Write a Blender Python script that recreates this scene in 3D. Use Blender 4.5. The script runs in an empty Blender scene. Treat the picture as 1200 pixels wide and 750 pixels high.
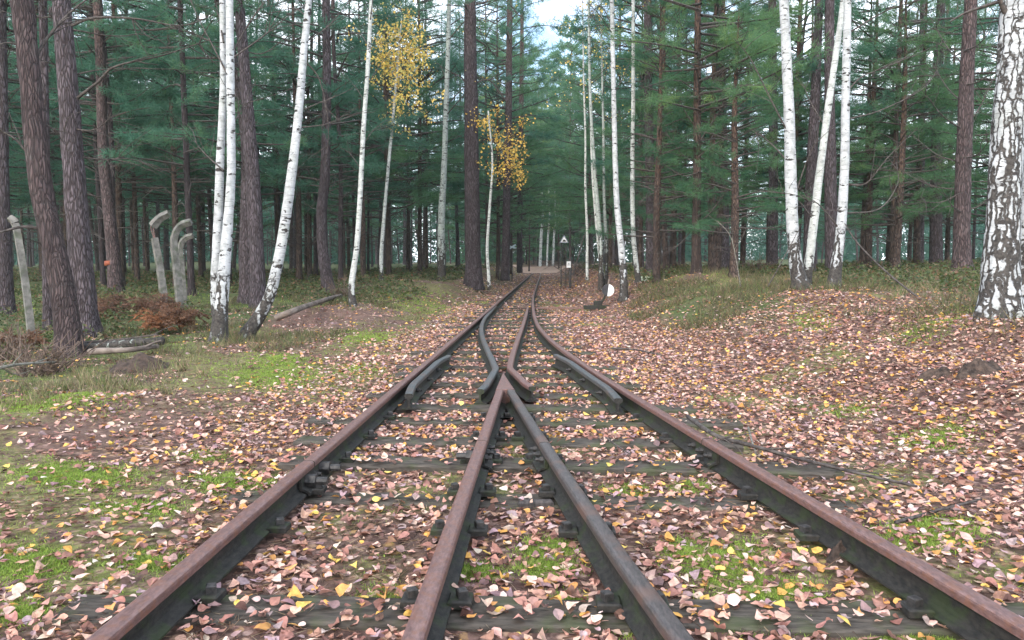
import bpy, math, random
import numpy as np
from mathutils import Vector, Matrix

random.seed(7)
RNG = np.random.default_rng(11)
scene = bpy.context.scene
COL = scene.collection

# ------------------------------------------------------------------ camera
CAM_Z = 0.882
F_PX = 900.0                       # focal length for a 1200 px wide frame
PITCH = math.radians(4.26)
YAW = math.radians(2.42)           # turned a little to the left of the track
cam_data = bpy.data.cameras.new("camera")
cam = bpy.data.objects.new("camera", cam_data)
COL.objects.link(cam)
cam.location = (0, 0, CAM_Z)
cam.rotation_euler = (math.pi / 2 - PITCH, 0, YAW)
cam_data.sensor_width = 36
cam_data.lens = 36 * F_PX / 1200
cam_data.clip_start = 0.05
cam_data.clip_end = 2000
scene.camera = cam
CR = cam.rotation_euler.to_matrix()


def ray(px, py):
    d = CR @ Vector(((px - 600) / F_PX, (375 - py) / F_PX, -1.0))
    return d


def at_depth(px, py, z):
    """world point seen at a photo pixel, z metres ahead of the camera"""
    d = ray(px, py) * z
    return Vector((d.x, d.y, d.z + CAM_Z))


def on_level(px, py, h):
    d = ray(px, py)
    t = (h - CAM_Z) / d.z
    return Vector((d.x * t, d.y * t, h))


# ------------------------------------------------------------------ noise
def _hash(ix, iy, seed):
    n = (ix.astype(np.int64) * 374761393 + iy.astype(np.int64) * 668265263 + seed * 974634777) & 0xFFFFFFFF
    n = ((n ^ (n >> 13)) * 1274126177) & 0xFFFFFFFF
    return ((n ^ (n >> 16)) & 0xFFFF) / 65535.0


def vnoise(x, y, seed=0):
    x = np.asarray(x, float); y = np.asarray(y, float)
    ix = np.floor(x); iy = np.floor(y)
    fx = x - ix; fy = y - iy
    fx = fx * fx * (3 - 2 * fx); fy = fy * fy * (3 - 2 * fy)
    a = _hash(ix, iy, seed); b = _hash(ix + 1, iy, seed)
    c = _hash(ix, iy + 1, seed); d = _hash(ix + 1, iy + 1, seed)
    return (a * (1 - fx) + b * fx) * (1 - fy) + (c * (1 - fx) + d * fx) * fy


def fbm(x, y, seed=0, o=3):
    s = 0; a = 0.5; t = 0
    for k in range(o):
        s = s + a * vnoise(x * 2 ** k, y * 2 ** k, seed + k * 17); t += a; a *= 0.5
    return s / t


def sstep(a, b, x):
    t = np.clip((np.asarray(x, float) - a) / (b - a), 0, 1)
    return t * t * (3 - 2 * t)


# ------------------------------------------------------------------ mesh helpers
def make_mesh(name, verts, polys, mats, smooth=False, color=None):
    """polys: list of (array (n,k) of vertex indices, material index)"""
    me = bpy.data.meshes.new(name)
    verts = np.asarray(verts, np.float32)
    me.vertices.add(len(verts))
    me.vertices.foreach_set("co", verts.ravel())
    loops = []; starts = []; mi = []; off = 0
    for F, m in polys:
        F = np.asarray(F, np.int32)
        if len(F) == 0:
            continue
        n, k = F.shape
        loops.append(F.ravel())
        starts.append(off + np.arange(n, dtype=np.int32) * k)
        mi.append(np.full(n, m, np.int32))
        off += n * k
    loops = np.concatenate(loops); starts = np.concatenate(starts); mi = np.concatenate(mi)
    me.loops.add(len(loops)); me.loops.foreach_set("vertex_index", loops)
    me.polygons.add(len(starts)); me.polygons.foreach_set("loop_start", starts)
    me.polygons.foreach_set("material_index", mi)
    me.polygons.foreach_set("use_smooth", np.full(len(starts), smooth, bool))
    if color is not None:
        at = me.color_attributes.new("col", "FLOAT_COLOR", "POINT")
        c = np.ones((len(verts), 4), np.float32); c[:, :3] = color
        at.data.foreach_set("color", c.ravel())
    for m in mats:
        me.materials.append(m)
    me.update(calc_edges=True)
    me.validate()
    return me


def link(name, me, parent=None, loc=None):
    o = bpy.data.objects.new(name, me)
    COL.objects.link(o)
    if parent is not None:
        o.parent = parent
    if loc is not None:
        o.location = loc
    return o


def tag(o, label=None, cat=None, group=None, kind=None):
    if label: o["label"] = label
    if cat: o["category"] = cat
    if group: o["group"] = group
    if kind: o["kind"] = kind
    return o


def root(name, loc, label, cat, group=None):
    o = bpy.data.objects.new(name, None)
    o.empty_display_size = 0.1
    COL.objects.link(o)
    o.location = loc
    return tag(o, label, cat, group)


class MB:
    """collects vertices and polygons"""
    def __init__(s):
        s.v = []; s.p = []; s.n = 0; s.c = []
    def add(s, V, polys, m=0, col=None):
        V = np.asarray(V, float).reshape(-1, 3)
        for F in polys:
            F = np.asarray(F)
            if len(F):
                s.p.append((F + s.n, m))
        s.v.append(V); s.n += len(V)
        if col is not None:
            s.c.append(np.broadcast_to(col, V.shape))
    def mesh(s, name, mats, smooth=False):
        c = np.concatenate(s.c) if s.c else None
        return make_mesh(name, np.concatenate(s.v), s.p, mats, smooth, c)


def tube(pts, rad, seg=8, cap=True, rough=0.0, seed=0, oval=None):
    pts = np.asarray(pts, float); n = len(pts)
    rad = np.broadcast_to(np.asarray(rad, float), (n,)).copy()
    T = np.gradient(pts, axis=0); T /= np.linalg.norm(T, axis=1)[:, None] + 1e-12
    up = np.array([0, 0, 1.0]) if abs(T[0, 2]) < 0.9 else np.array([1.0, 0, 0])
    N = np.cross(T[0], up); N /= np.linalg.norm(N)
    V = []
    a = np.linspace(0, 2 * math.pi, seg, endpoint=False)
    for i in range(n):
        N = N - T[i] * np.dot(N, T[i]); N /= np.linalg.norm(N) + 1e-12
        B = np.cross(T[i], N)
        r = rad[i]
        if rough:
            q = vnoise(np.cos(a) * 2.1 + seed * 3.7, np.sin(a) * 2.1 + i * 0.45, seed) - 0.5
            q2 = vnoise(a * 3.5 + seed, np.full(seg, i * 0.8), seed + 5) - 0.5
            r = r * (1 + rough * (q + 0.7 * q2))
        r = np.broadcast_to(r, (seg,))
        V.append(pts[i] + (np.cos(a) * r)[:, None] * N + (np.sin(a) * r)[:, None] * B)
    V = np.concatenate(V)
    i = np.arange(n - 1)[:, None] * seg; j = np.arange(seg)[None]; k = (j + 1) % seg
    F = np.stack([i + j, i + k, i + seg + k, i + seg + j], -1).reshape(-1, 4)
    polys = [F]
    if cap:
        polys.append(np.array([np.arange(seg)[::-1]])); polys.append(np.array([np.arange(seg) + (n - 1) * seg]))
    return V, polys


def spline(P, n):
    """Catmull-Rom through points, n samples"""
    P = np.asarray(P, float)
    if len(P) == 2:
        t = np.linspace(0, 1, n)[:, None]
        return P[0] * (1 - t) + P[1] * t
    Q = np.vstack([2 * P[0] - P[1], P, 2 * P[-1] - P[-2]])
    out = []
    for u in np.linspace(0, len(P) - 1 - 1e-9, n):
        i = int(u); t = u - i
        a, b, c, d = Q[i:i + 4]
        out.append(0.5 * ((2 * b) + (-a + c) * t + (2 * a - 5 * b + 4 * c - d) * t * t + (-a + 3 * b - 3 * c + d) * t ** 3))
    return np.array(out)


def box(cx, cy, cz, sx, sy, sz, rz=0.0, bev=0.0, jitter=0.0):
    """box with chamfered top edges when bev > 0"""
    x, y, z = sx / 2, sy / 2, sz / 2
    if bev:
        V = [(-x, -y, -z), (x, -y, -z), (x, y, -z), (-x, y, -z),
             (-x, -y, z - bev), (x, -y, z - bev), (x, y, z - bev), (-x, y, z - bev),
             (-x + bev, -y + bev, z), (x - bev, -y + bev, z), (x - bev, y - bev, z), (-x + bev, y - bev, z)]
        F = [(3, 2, 1, 0), (0, 1, 5, 4), (1, 2, 6, 5), (2, 3, 7, 6), (3, 0, 4, 7),
             (4, 5, 9, 8), (5, 6, 10, 9), (6, 7, 11, 10), (7, 4, 8, 11), (8, 9, 10, 11)]
    else:
        V = [(-x, -y, -z), (x, -y, -z), (x, y, -z), (-x, y, -z), (-x, -y, z), (x, -y, z), (x, y, z), (-x, y, z)]
        F = [(3, 2, 1, 0), (0, 1, 5, 4), (1, 2, 6, 5), (2, 3, 7, 6), (3, 0, 4, 7), (4, 5, 6, 7)]
    V = np.array(V)
    c, s = math.cos(rz), math.sin(rz)
    V = np.stack([V[:, 0] * c - V[:, 1] * s, V[:, 0] * s + V[:, 1] * c, V[:, 2]], 1)
    return V + np.array([cx, cy, cz]), [np.array(F)]


# ------------------------------------------------------------------ materials
class N:
    def __init__(s, name):
        s.m = bpy.data.materials.new(name); s.m.use_nodes = True
        s.t = s.m.node_tree; s.b = s.t.nodes["Principled BSDF"]
        s.out = s.t.nodes["Material Output"]
    def n(s, typ, **kw):
        q = s.t.nodes.new(typ)
        for k, v in kw.items():
            if k.startswith("i_"):
                key = k[2:].replace("_", " ")
                q.inputs[key].default_value = v
            else:
                setattr(q, k, v)
        return q
    def l(s, a, b):
        s.t.links.new(a, b)
    def coords(s, scale, kind="Object"):
        tc = s.n("ShaderNodeTexCoord"); mp = s.n("ShaderNodeMapping")
        mp.inputs["Scale"].default_value = scale
        s.l(tc.outputs[kind], mp.inputs["Vector"])
        return mp.outputs["Vector"]
    def noise(s, vec, scale, detail=4, rough=0.55):
        q = s.n("ShaderNodeTexNoise", i_Scale=scale, i_Detail=detail, i_Roughness=rough)
        s.l(vec, q.inputs["Vector"])
        return q.outputs["Fac"]
    def ramp(s, fac, stops, interp="LINEAR"):
        q = s.n("ShaderNodeValToRGB"); cr = q.color_ramp; cr.interpolation = interp
        while len(cr.elements) < len(stops): cr.elements.new(0.5)
        for e, (p, c) in zip(cr.elements, stops):
            e.position = p; e.color = (*c, 1) if len(c) == 3 else c
        s.l(fac, q.inputs["Fac"])
        return q.outputs["Color"]
    def mix(s, fac, a, b, mode="MIX"):
        q = s.n("ShaderNodeMix", data_type="RGBA", blend_type=mode)
        for v, i in ((fac, 0), (a, 6), (b, 7)):
            if isinstance(v, (int, float)): q.inputs[i].default_value = v
            elif isinstance(v, tuple): q.inputs[i].default_value = (*v, 1)
            else: s.l(v, q.inputs[i])
        return q.outputs[2]
    def math(s, op, a, b=None, clamp=False):
        q = s.n("ShaderNodeMath", operation=op, use_clamp=clamp)
        for v, i in ((a, 0), (b, 1)):
            if v is None: continue
            if isinstance(v, (int, float)): q.inputs[i].default_value = v
            else: s.l(v, q.inputs[i])
        return q.outputs[0]
    def rng(s, v, a, b, c=0.0, d=1.0):
        q = s.n("ShaderNodeMapRange")
        for k, x in zip(("From Min", "From Max", "To Min", "To Max"), (a, b, c, d)):
            q.inputs[k].default_value = x
        s.l(v, q.inputs["Value"])
        return q.outputs["Result"]
    def bump(s, h, strength=0.5, dist=0.02):
        q = s.n("ShaderNodeBump", i_Strength=strength, i_Distance=dist)
        s.l(h, q.inputs["Height"]); s.l(q.outputs["Normal"], s.b.inputs["Normal"])
    def base(s, c, rough=0.8, spec=0.3):
        if isinstance(c, tuple): s.b.inputs["Base Color"].default_value = (*c, 1)
        else: s.l(c, s.b.inputs["Base Color"])
        s.b.inputs["Roughness"].default_value = rough
        s.b.inputs["Specular IOR Level"].default_value = spec
        return s


def black_white(x): return (x, x, x)


def mat_pine_bark(name, dark, light, red, red_from, red_to):
    k = N(name)
    v = k.coords((1, 1, 0.17))
    warp = k.n("ShaderNodeTexNoise", i_Scale=9.0, i_Detail=3.0); k.l(v, warp.inputs["Vector"])
    vv = k.n("ShaderNodeMix", data_type="VECTOR"); vv.inputs[0].default_value = 0.075
    k.l(v, vv.inputs[4]); k.l(warp.outputs["Color"], vv.inputs[5])
    vo = k.n("ShaderNodeTexVoronoi", feature="DISTANCE_TO_EDGE", i_Scale=40.0); k.l(vv.outputs[1], vo.inputs["Vector"])
    vc = k.n("ShaderNodeTexVoronoi", i_Scale=40.0); k.l(vv.outputs[1], vc.inputs["Vector"]); vcs = k.n("ShaderNodeSeparateColor"); k.l(vc.outputs["Color"], vcs.inputs[0])
    crack = k.rng(vo.outputs["Distance"], 0.0, 0.22)
    n1 = k.noise(v, 30, 6, 0.65)
    n2 = k.noise(k.coords((1, 1, 0.5)), 2.2, 3)
    tone = k.math("ADD", k.math("ADD", k.math("MULTIPLY", n1, 0.5), k.math("MULTIPLY", n2, 0.3)), k.math("MULTIPLY", vcs.outputs[0], 0.2))
    plate = k.ramp(tone, [(0.32, dark), (0.62, light)])
    oi = k.n("ShaderNodeObjectInfo")
    hsv = k.n("ShaderNodeHueSaturation"); k.l(plate, hsv.inputs["Color"])
    k.l(k.rng(oi.outputs["Random"], 0, 1, 0.65, 1.35), hsv.inputs["Value"])
    tc = k.n("ShaderNodeTexCoord"); sx = k.n("ShaderNodeSeparateXYZ"); k.l(tc.outputs["Object"], sx.inputs[0])
    hz = k.math("ADD", sx.outputs["Z"], k.math("MULTIPLY", n2, 2.0))
    c = k.mix(k.math("MULTIPLY", k.rng(hz, red_from, red_to), 0.8), hsv.outputs["Color"], red)
    lich = k.math("MULTIPLY", k.rng(k.noise(k.coords((1, 1, 0.8)), 6.0, 5, 0.7), 0.55, 0.72), 0.30)
    c = k.mix(lich, c, (0.15, 0.17, 0.155))
    c = k.mix(crack, (0.034, 0.026, 0.026), c)
    k.base(c, 0.88, 0.2)
    h = k.math("ADD", k.math("MULTIPLY", crack, 0.8), k.math("MULTIPLY", n1, 0.5))
    k.bump(h, 0.9, 0.02)
    return k.m


def mat_birch(name, fissure_h, dark_amt=1.0, tint=(0.43, 0.445, 0.46), fscale=13.0, grow_max=0.34, warp=0.10):
    k = N(name)
    obj = k.coords((1, 1, 1))
    tc = k.n("ShaderNodeTexCoord"); sx = k.n("ShaderNodeSeparateXYZ"); k.l(tc.outputs["Object"], sx.inputs[0])
    z = sx.outputs["Z"]
    n1 = k.noise(obj, 9, 5, 0.6)
    n2 = k.noise(obj, 2.2, 3)
    white = k.ramp(n1, [(0.3, tuple(t * 0.62 for t in tint)), (0.55, tint)])
    white = k.mix(k.math("MULTIPLY", k.rng(n2, 0.5, 0.72), 0.35), white, (0.30, 0.33, 0.25))
    # thin horizontal lenticels
    ln = k.noise(k.coords((7, 7, 75)), 1.0, 2, 0.5)
    len_m = k.math("MULTIPLY", k.rng(ln, 0.60, 0.66), 0.55)
    c = k.mix(len_m, white, (0.10, 0.09, 0.085))
    # dark branch scars, wider than tall, some bent down at the ends
    sn = k.noise(k.coords((9, 9, 21)), 1.0, 4, 0.6)
    gate = k.noise(obj, 3.0, 2)
    scar = k.rng(k.math("ADD", sn, k.math("MULTIPLY", gate, 0.25)), 0.715, 0.755)
    c = k.mix(k.math("MULTIPLY", k.rng(k.noise(k.coords((14, 14, 20)), 1.0, 5, 0.7), 0.46, 0.66), 0.62), c, (0.19, 0.20, 0.185))
    c = k.mix(k.math("MULTIPLY", scar, dark_amt), c, (0.035, 0.03, 0.028))
    # fissured black bark towards the foot
    fw = k.n("ShaderNodeMix", data_type="VECTOR"); fw.inputs[0].default_value = warp
    fn = k.n("ShaderNodeTexNoise", i_Scale=12.0, i_Detail=4.0); k.l(obj, fn.inputs["Vector"])
    k.l(k.coords((1, 1, 0.17)), fw.inputs[4]); k.l(fn.outputs["Color"], fw.inputs[5])
    ve = k.n("ShaderNodeTexVoronoi", feature="DISTANCE_TO_EDGE", i_Scale=fscale); k.l(fw.outputs[1], ve.inputs["Vector"])
    grow = k.rng(k.math("ADD", z, k.math("MULTIPLY", k.math("SUBTRACT", n2, 0.5), fissure_h)), fissure_h, 0.0, 0.0, grow_max)
    fis = k.rng(k.math("SUBTRACT", ve.outputs["Distance"], grow), -0.03, 0.05)
    has = k.rng(grow, 0.0, 0.03)
    fm = k.math("MULTIPLY", k.math("SUBTRACT", 1.0, fis), has)
    rough_dark = k.ramp(k.noise(obj, 40, 4), [(0.3, (0.012, 0.011, 0.010)), (0.7, (0.075, 0.066, 0.060))])
    c = k.mix(fm, c, rough_dark)
    k.base(c, 0.72, 0.25)
    h = k.math("SUBTRACT", k.math("MULTIPLY", n1, 0.25), k.math("ADD", k.math("MULTIPLY", fm, 0.8), k.math("MULTIPLY", scar, 0.3)))
    k.bump(h, 0.8, 0.015)
    return k.m


def mat_needles(name, a, b, transl=0.35):
    k = N(name)
    oi = k.n("ShaderNodeObjectInfo")
    n = k.math("ADD", k.math("MULTIPLY", k.noise(k.coords((1, 1, 1)), 1.1, 3), 0.6), k.math("MULTIPLY", k.noise(k.coords((1, 1, 1)), 7.0, 2), 0.4))
    f = k.math("ADD", k.math("MULTIPLY", k.rng(n, 0.3, 0.7), 0.65), k.math("MULTIPLY", oi.outputs["Random"], 0.4))
    c = k.ramp(f, [(0.22, a), (0.66, b), (0.95, (b[0] * 1.55, b[1] * 1.12, b[2] * 0.72))])
    k.base(c, 0.55, 0.35)
    tr = k.n("ShaderNodeBsdfTranslucent"); k.l(c, tr.inputs["Color"])
    mx = k.n("ShaderNodeMixShader"); mx.inputs[0].default_value = transl
    k.l(k.b.outputs[0], mx.inputs[1]); k.l(tr.outputs[0], mx.inputs[2]); k.l(mx.outputs[0], k.out.inputs["Surface"])
    return k.m


def mat_attr(name, rough=0.6, transl=0.2, vary=0.25, spec=0.35, nscale=60):
    """colour of each leaf or blade from the mesh, with a fine mottling"""
    k = N(name)
    at = k.n("ShaderNodeAttribute", attribute_name="col")
    n = k.noise(k.coords((1, 1, 1)), nscale, 3)
    hsv = k.n("ShaderNodeHueSaturation"); k.l(at.outputs["Color"], hsv.inputs["Color"])
    k.l(k.rng(n, 0.25, 0.75, 1 - vary, 1 + vary), hsv.inputs["Value"])
    k.base(hsv.outputs["Color"], rough, spec)
    if transl:
        tr = k.n("ShaderNodeBsdfTranslucent"); k.l(hsv.outputs["Color"], tr.inputs["Color"])
        mx = k.n("ShaderNodeMixShader"); mx.inputs[0].default_value = transl
        k.l(k.b.outputs[0], mx.inputs[1]); k.l(tr.outputs[0], mx.inputs[2]); k.l(mx.outputs[0], k.out.inputs["Surface"])
    return k.m


def mat_noise(name, a, b, scale=10, rough=0.8, stretch=(1, 1, 1), bump=0.3, dist=0.01, spec=0.3, metal=0.0, lo=0.35, hi=0.65, third=None):
    k = N(name)
    v = k.coords(stretch)
    n = k.noise(v, scale, 6, 0.6)
    c = k.ramp(n, [(lo, a), (hi, b)])
    if third:
        col, amt, sc = third
        m = k.math("MULTIPLY", k.rng(k.noise(k.coords((1, 1, 1)), sc, 4), 0.5, 0.62), amt)
        c = k.mix(m, c, col)
    k.base(c, rough, spec)
    k.b.inputs["Metallic"].default_value = metal
    if bump: k.bump(n, bump, dist)
    return k.m


M = {}
M["pine"] = mat_pine_bark("pine_bark", (0.044, 0.036, 0.041), (0.125, 0.102, 0.114), (0.16, 0.10, 0.08), 7.0, 13.0)
M["pine_red"] = mat_pine_bark("reddish_pine_bark", (0.044, 0.032, 0.034), (0.120, 0.086, 0.086), (0.17, 0.10, 0.08), 4.5, 11.0)
M["young_bark"] = mat_pine_bark("young_pine_bark", (0.045, 0.034, 0.030), (0.12, 0.085, 0.070), (0.15, 0.09, 0.066), 2.0, 6.0)
M["birch"] = mat_birch("birch_bark", 0.75)
M["birch_rough"] = mat_birch("fissured_birch_bark", 3.6, 1.0, fscale=19.0, grow_max=0.16, warp=0.065)
M["birch_slim"] = mat_birch("slim_birch_bark", 0.45, 0.9, (0.48, 0.50, 0.48))
M["birch_grey"] = mat_birch("mossy_birch_bark", 1.4, 1.2, (0.33, 0.37, 0.35))
M["needles"] = mat_needles("pine_needles", (0.042, 0.130, 0.092), (0.092, 0.215, 0.138), 0.55)
M["needles_light"] = mat_needles("young_pine_and_glow_needles", (0.050, 0.145, 0.086), (0.125, 0.240, 0.108), 0.58)
M["twig"] = mat_noise("dead_twig_bark", (0.030, 0.025, 0.024), (0.10, 0.085, 0.078), 30, 0.9, bump=0.2)
M["brush"] = mat_noise("brown_brush_bark", (0.06, 0.042, 0.034), (0.16, 0.115, 0.09), 30, 0.9, bump=0.2)
M["twig_pale"] = mat_noise("pale_twig_bark", (0.09, 0.085, 0.07), (0.22, 0.21, 0.18), 30, 0.9, bump=0.2)
M["leaf"] = mat_attr("fallen_leaf", 0.72, 0.12, 0.35, 0.18)
M["blade"] = mat_attr("grass_blade", 0.6, 0.30, 0.15)
M["rust"] = mat_noise("rusted_rail_head", (0.080, 0.044, 0.042), (0.205, 0.118, 0.106), 34, 0.45, (4, 1.2, 4), 0.35, 0.003, 0.5, 0.2, 0.3, 0.7, ((0.17, 0.075, 0.045), 0.6, 40))
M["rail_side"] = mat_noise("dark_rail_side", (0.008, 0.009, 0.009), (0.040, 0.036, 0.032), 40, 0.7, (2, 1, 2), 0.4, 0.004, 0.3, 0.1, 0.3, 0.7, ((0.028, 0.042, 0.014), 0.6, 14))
M["steel_dark"] = mat_noise("dull_grey_steel", (0.040, 0.044, 0.047), (0.115, 0.122, 0.125), 34, 0.48, (4, 1.0, 4), 0.12, 0.003, 0.5, 0.4, 0.3, 0.7, ((0.13, 0.085, 0.07), 0.6, 7))
M["steel_brown"] = mat_noise("brown_grey_steel", (0.040, 0.036, 0.037), (0.115, 0.096, 0.092), 34, 0.45, (4, 1.0, 4), 0.12, 0.003, 0.5, 0.4, 0.3, 0.7, ((0.15, 0.085, 0.065), 0.6, 7))
M["bolt"] = mat_noise("blackened_bolt", (0.018, 0.019, 0.020), (0.065, 0.06, 0.058), 60, 0.55, bump=0.3, dist=0.002, metal=0.3)
M["sleeper"] = mat_noise("weathered_sleeper_wood", (0.028, 0.025, 0.022), (0.105, 0.090, 0.076), 6, 0.9, (2.5, 12, 12), 0.6, 0.006, 0.15, 0, 0.3, 0.7, ((0.06, 0.08, 0.03), 0.45, 7))
M["concrete"] = mat_noise("lichen_grey_concrete", (0.085, 0.082, 0.074), (0.20, 0.19, 0.175), 11, 0.95, bump=0.6, dist=0.01, third=((0.07, 0.085, 0.05), 0.7, 6))
M["orange"] = mat_noise("orange_marker_paint", (0.18, 0.05, 0.028), (0.30, 0.085, 0.04), 20, 0.7, bump=0.2)
M["white_paint"] = mat_noise("weathered_white_paint", (0.62, 0.64, 0.66), (0.80, 0.80, 0.80), 12, 0.5, bump=0.05)
M["black_paint"] = mat_noise("black_paint", (0.02, 0.02, 0.025), (0.05, 0.05, 0.055), 12, 0.5, bump=0.05)
M["post_dark"] = mat_noise("dark_post_wood", (0.03, 0.028, 0.028), (0.09, 0.08, 0.078), 8, 0.9, (8, 8, 1), 0.3)
M["pale_green"] = mat_noise("faded_green_board", (0.42, 0.52, 0.40), (0.58, 0.66, 0.55), 8, 0.7, bump=0.1)
M["dead_wood"] = mat_noise("rotting_wood", (0.05, 0.038, 0.032), (0.22, 0.18, 0.155), 7, 0.95, (1, 1, 1), 0.6, 0.01)
M["earth"] = mat_noise("dark_humus", (0.018, 0.013, 0.011), (0.085, 0.058, 0.045), 30, 0.95, bump=0.9, dist=0.012)
M["sand"] = mat_noise("sandy_forest_road", (0.26, 0.17, 0.125), (0.42, 0.30, 0.235), 3, 0.95, bump=0.4, dist=0.02)
M["bracken"] = mat_attr("dry_bracken", 0.7, 0.35, 0.25)

# ------------------------------------------------------------------ lines of the track
H_RAIL = 0.107           # top of the rail heads
AX, BX = -0.925, -0.272
_dz = np.array([0.0, 1.60, 2.29, 2.82, 3.70, 4.91, 6.06, 7.07, 7.86, 9.26, 11.2, 13.4, 15.2, 18.0, 21.0, 300])
_dx = np.array([1.345, 1.045, 0.918, 0.822, 0.664, 0.453, 0.278, 0.144, 0.053, -0.066, -0.150, -0.196, -0.232, -0.264, BX, BX])


def DX(y):
    y = np.asarray(y, float)
    k = np.linspace(-0.5, 0.5, 9)
    return sum(np.interp(y + q, _dz, _dx) for q in k) / 9


def CX(y):
    y = np.asarray(y, float)
    g = np.interp(y, [0, 2, 3.1, 4.65, 5.6, 6.8, 8, 9, 11, 13, 16], [0.765, 0.765, 0.742, 0.702, 0.690, 0.680, 0.688, 0.705, 0.710, 0.68, 0.66])
    return np.maximum(DX(y) - g, AX + 0.05)


# ------------------------------------------------------------------ terrain
ANCH = []   # (x, y, h) from the feet of the trees


def anchor(px, py, z):
    p = at_depth(px, py, z)
    ANCH.append((p.x, p.y, p.z))
    return p


TREES = {}
def T(key, base_px, base_py, z):
    TREES[key] = (z, anchor(base_px, base_py, z))

T("pL0", 8, 368, 12); T("pL1", 82, 416, 7.6); T("pL2", 100, 389, 9.5); T("pLb", 56, 389, 10.2); T("pL3", 136, 345, 17)
T("pL4", 303, 364, 14); T("pL5", 386, 343, 18); T("twin", 256, 403, 8.3); T("lean", 287, 397, 8.6); T("b415", 414, 361, 13)
T("b447", 447, 328, 20); T("b518", 518, 329, 23); T("pC", 555, 329, 22); T("b573", 573, 329, 21); T("pC2", 592, 321, 30)
T("pC3", 609, 313, 40); T("b688", 688, 317, 20); T("b704", 703, 326, 18); T("b710", 710, 325, 18.4); T("b697", 709, 328, 18.2); T("bR1", 731, 337, 14)
T("bR2", 747, 331, 15); T("p763", 763, 325, 19); T("p780", 780, 322, 17); T("p816", 816, 320, 14); T("p848", 848, 316, 19)
T("bR3", 937, 337, 10); T("bR4", 945, 334, 10.3); T("bR5", 977, 339, 9.6); T("p950", 950, 321, 17); T("p975", 976, 322, 16)
T("p1078", 1078, 313, 22); T("p1098", 1098, 313, 19); T("p1130", 1128, 323, 13); T("bR6", 1173, 366, 6.3); T("p907", 905, 318, 21)
for a in [(30, 400, 8.8), (200, 368, 11.5), (370, 385, 10.3), (330, 340, 20), (450, 345, 17)]:
    anchor(*a)
ANCH += [(-3.1, 6.2, 0.03), (-3.0, 4.8, 0.06), (-4.5, 5.5, -0.02), (-2.6, 2.5, 0.03), (-6, 1, 0.0), (-20, 12, 0.1), (-12, 25, 0.3), (-30, 50, 0.6),
         (-10, 60, 0.75), (12, 60, 0.95), (30, 40, 1.0), (15, 20, 0.85), (8, 8, 0.62), (8, 1, 0.5), (4.2, 2.5, 0.33), (3.6, 4.2, 0.30), (3.0, 5.2, 0.18), (2.6, 7, 0.24), (2.0, 9.5, 0.25),
         (2.3, 10.6, 0.40), (1.7, 12.5, 0.28), (30, 0, 0.7), (-30, 0, 0.1), (0, 120, 1.2), (40, 120, 1.4), (-40, 120, 1.2), (2.1, 30, 0.6), (2.3, 45, 0.75), (-3.1, 45, 0.65)]
_A = np.array(ANCH)


def gh(x, y, fine=True):
    x = np.asarray(x, float); y = np.asarray(y, float)
    shp = x.shape
    xf = x.ravel(); yf = y.ravel()
    out = np.empty_like(xf)
    for s in range(0, len(xf), 20000):
        dx = xf[s:s + 20000, None] - _A[None, :, 0]; dy = yf[s:s + 20000, None] - _A[None, :, 1]
        d2 = dx * dx * 1.3 + dy * dy * 0.55
        w = 1.0 / (d2 + 0.10) ** 1.6
        out[s:s + 20000] = (w * _A[None, :, 2]).sum(1) / w.sum(1)
    h = out.reshape(shp)
    # level formation under the track
    left = -1.85 + 0.25 * sstep(12, 22, y)
    toe = np.interp(y, [0, 3, 6, 10, 16, 22, 60], [2.1, 2.0, 1.55, 1.25, 0.75, 0.75, 0.9])
    mask = np.maximum(sstep(0, 1.0, left - x), sstep(0, 1.15, x - toe))
    far = sstep(62, 80, y)
    h = h * np.maximum(mask, far) + 0.05 * sstep(20, 60, y) * (1 - mask)
    wild = mask
    h = h - 0.016 * (1 - mask)
    h = h + wild * 0.14 * (fbm(x * 0.9, y * 0.9, 3) - 0.5) + wild * 0.085 * (fbm(x * 3.1, y * 3.1, 8) - 0.5)
    if fine:
        h = h + (0.014 + 0.02 * wild) * (fbm(x * 9, y * 9, 21) - 0.55) + 0.012 * (vnoise(x * 2.3, y * 2.3, 31) - 0.5)
    return h


def gh1(x, y):
    return float(gh(np.array([x]), np.array([y]))[0])


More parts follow.
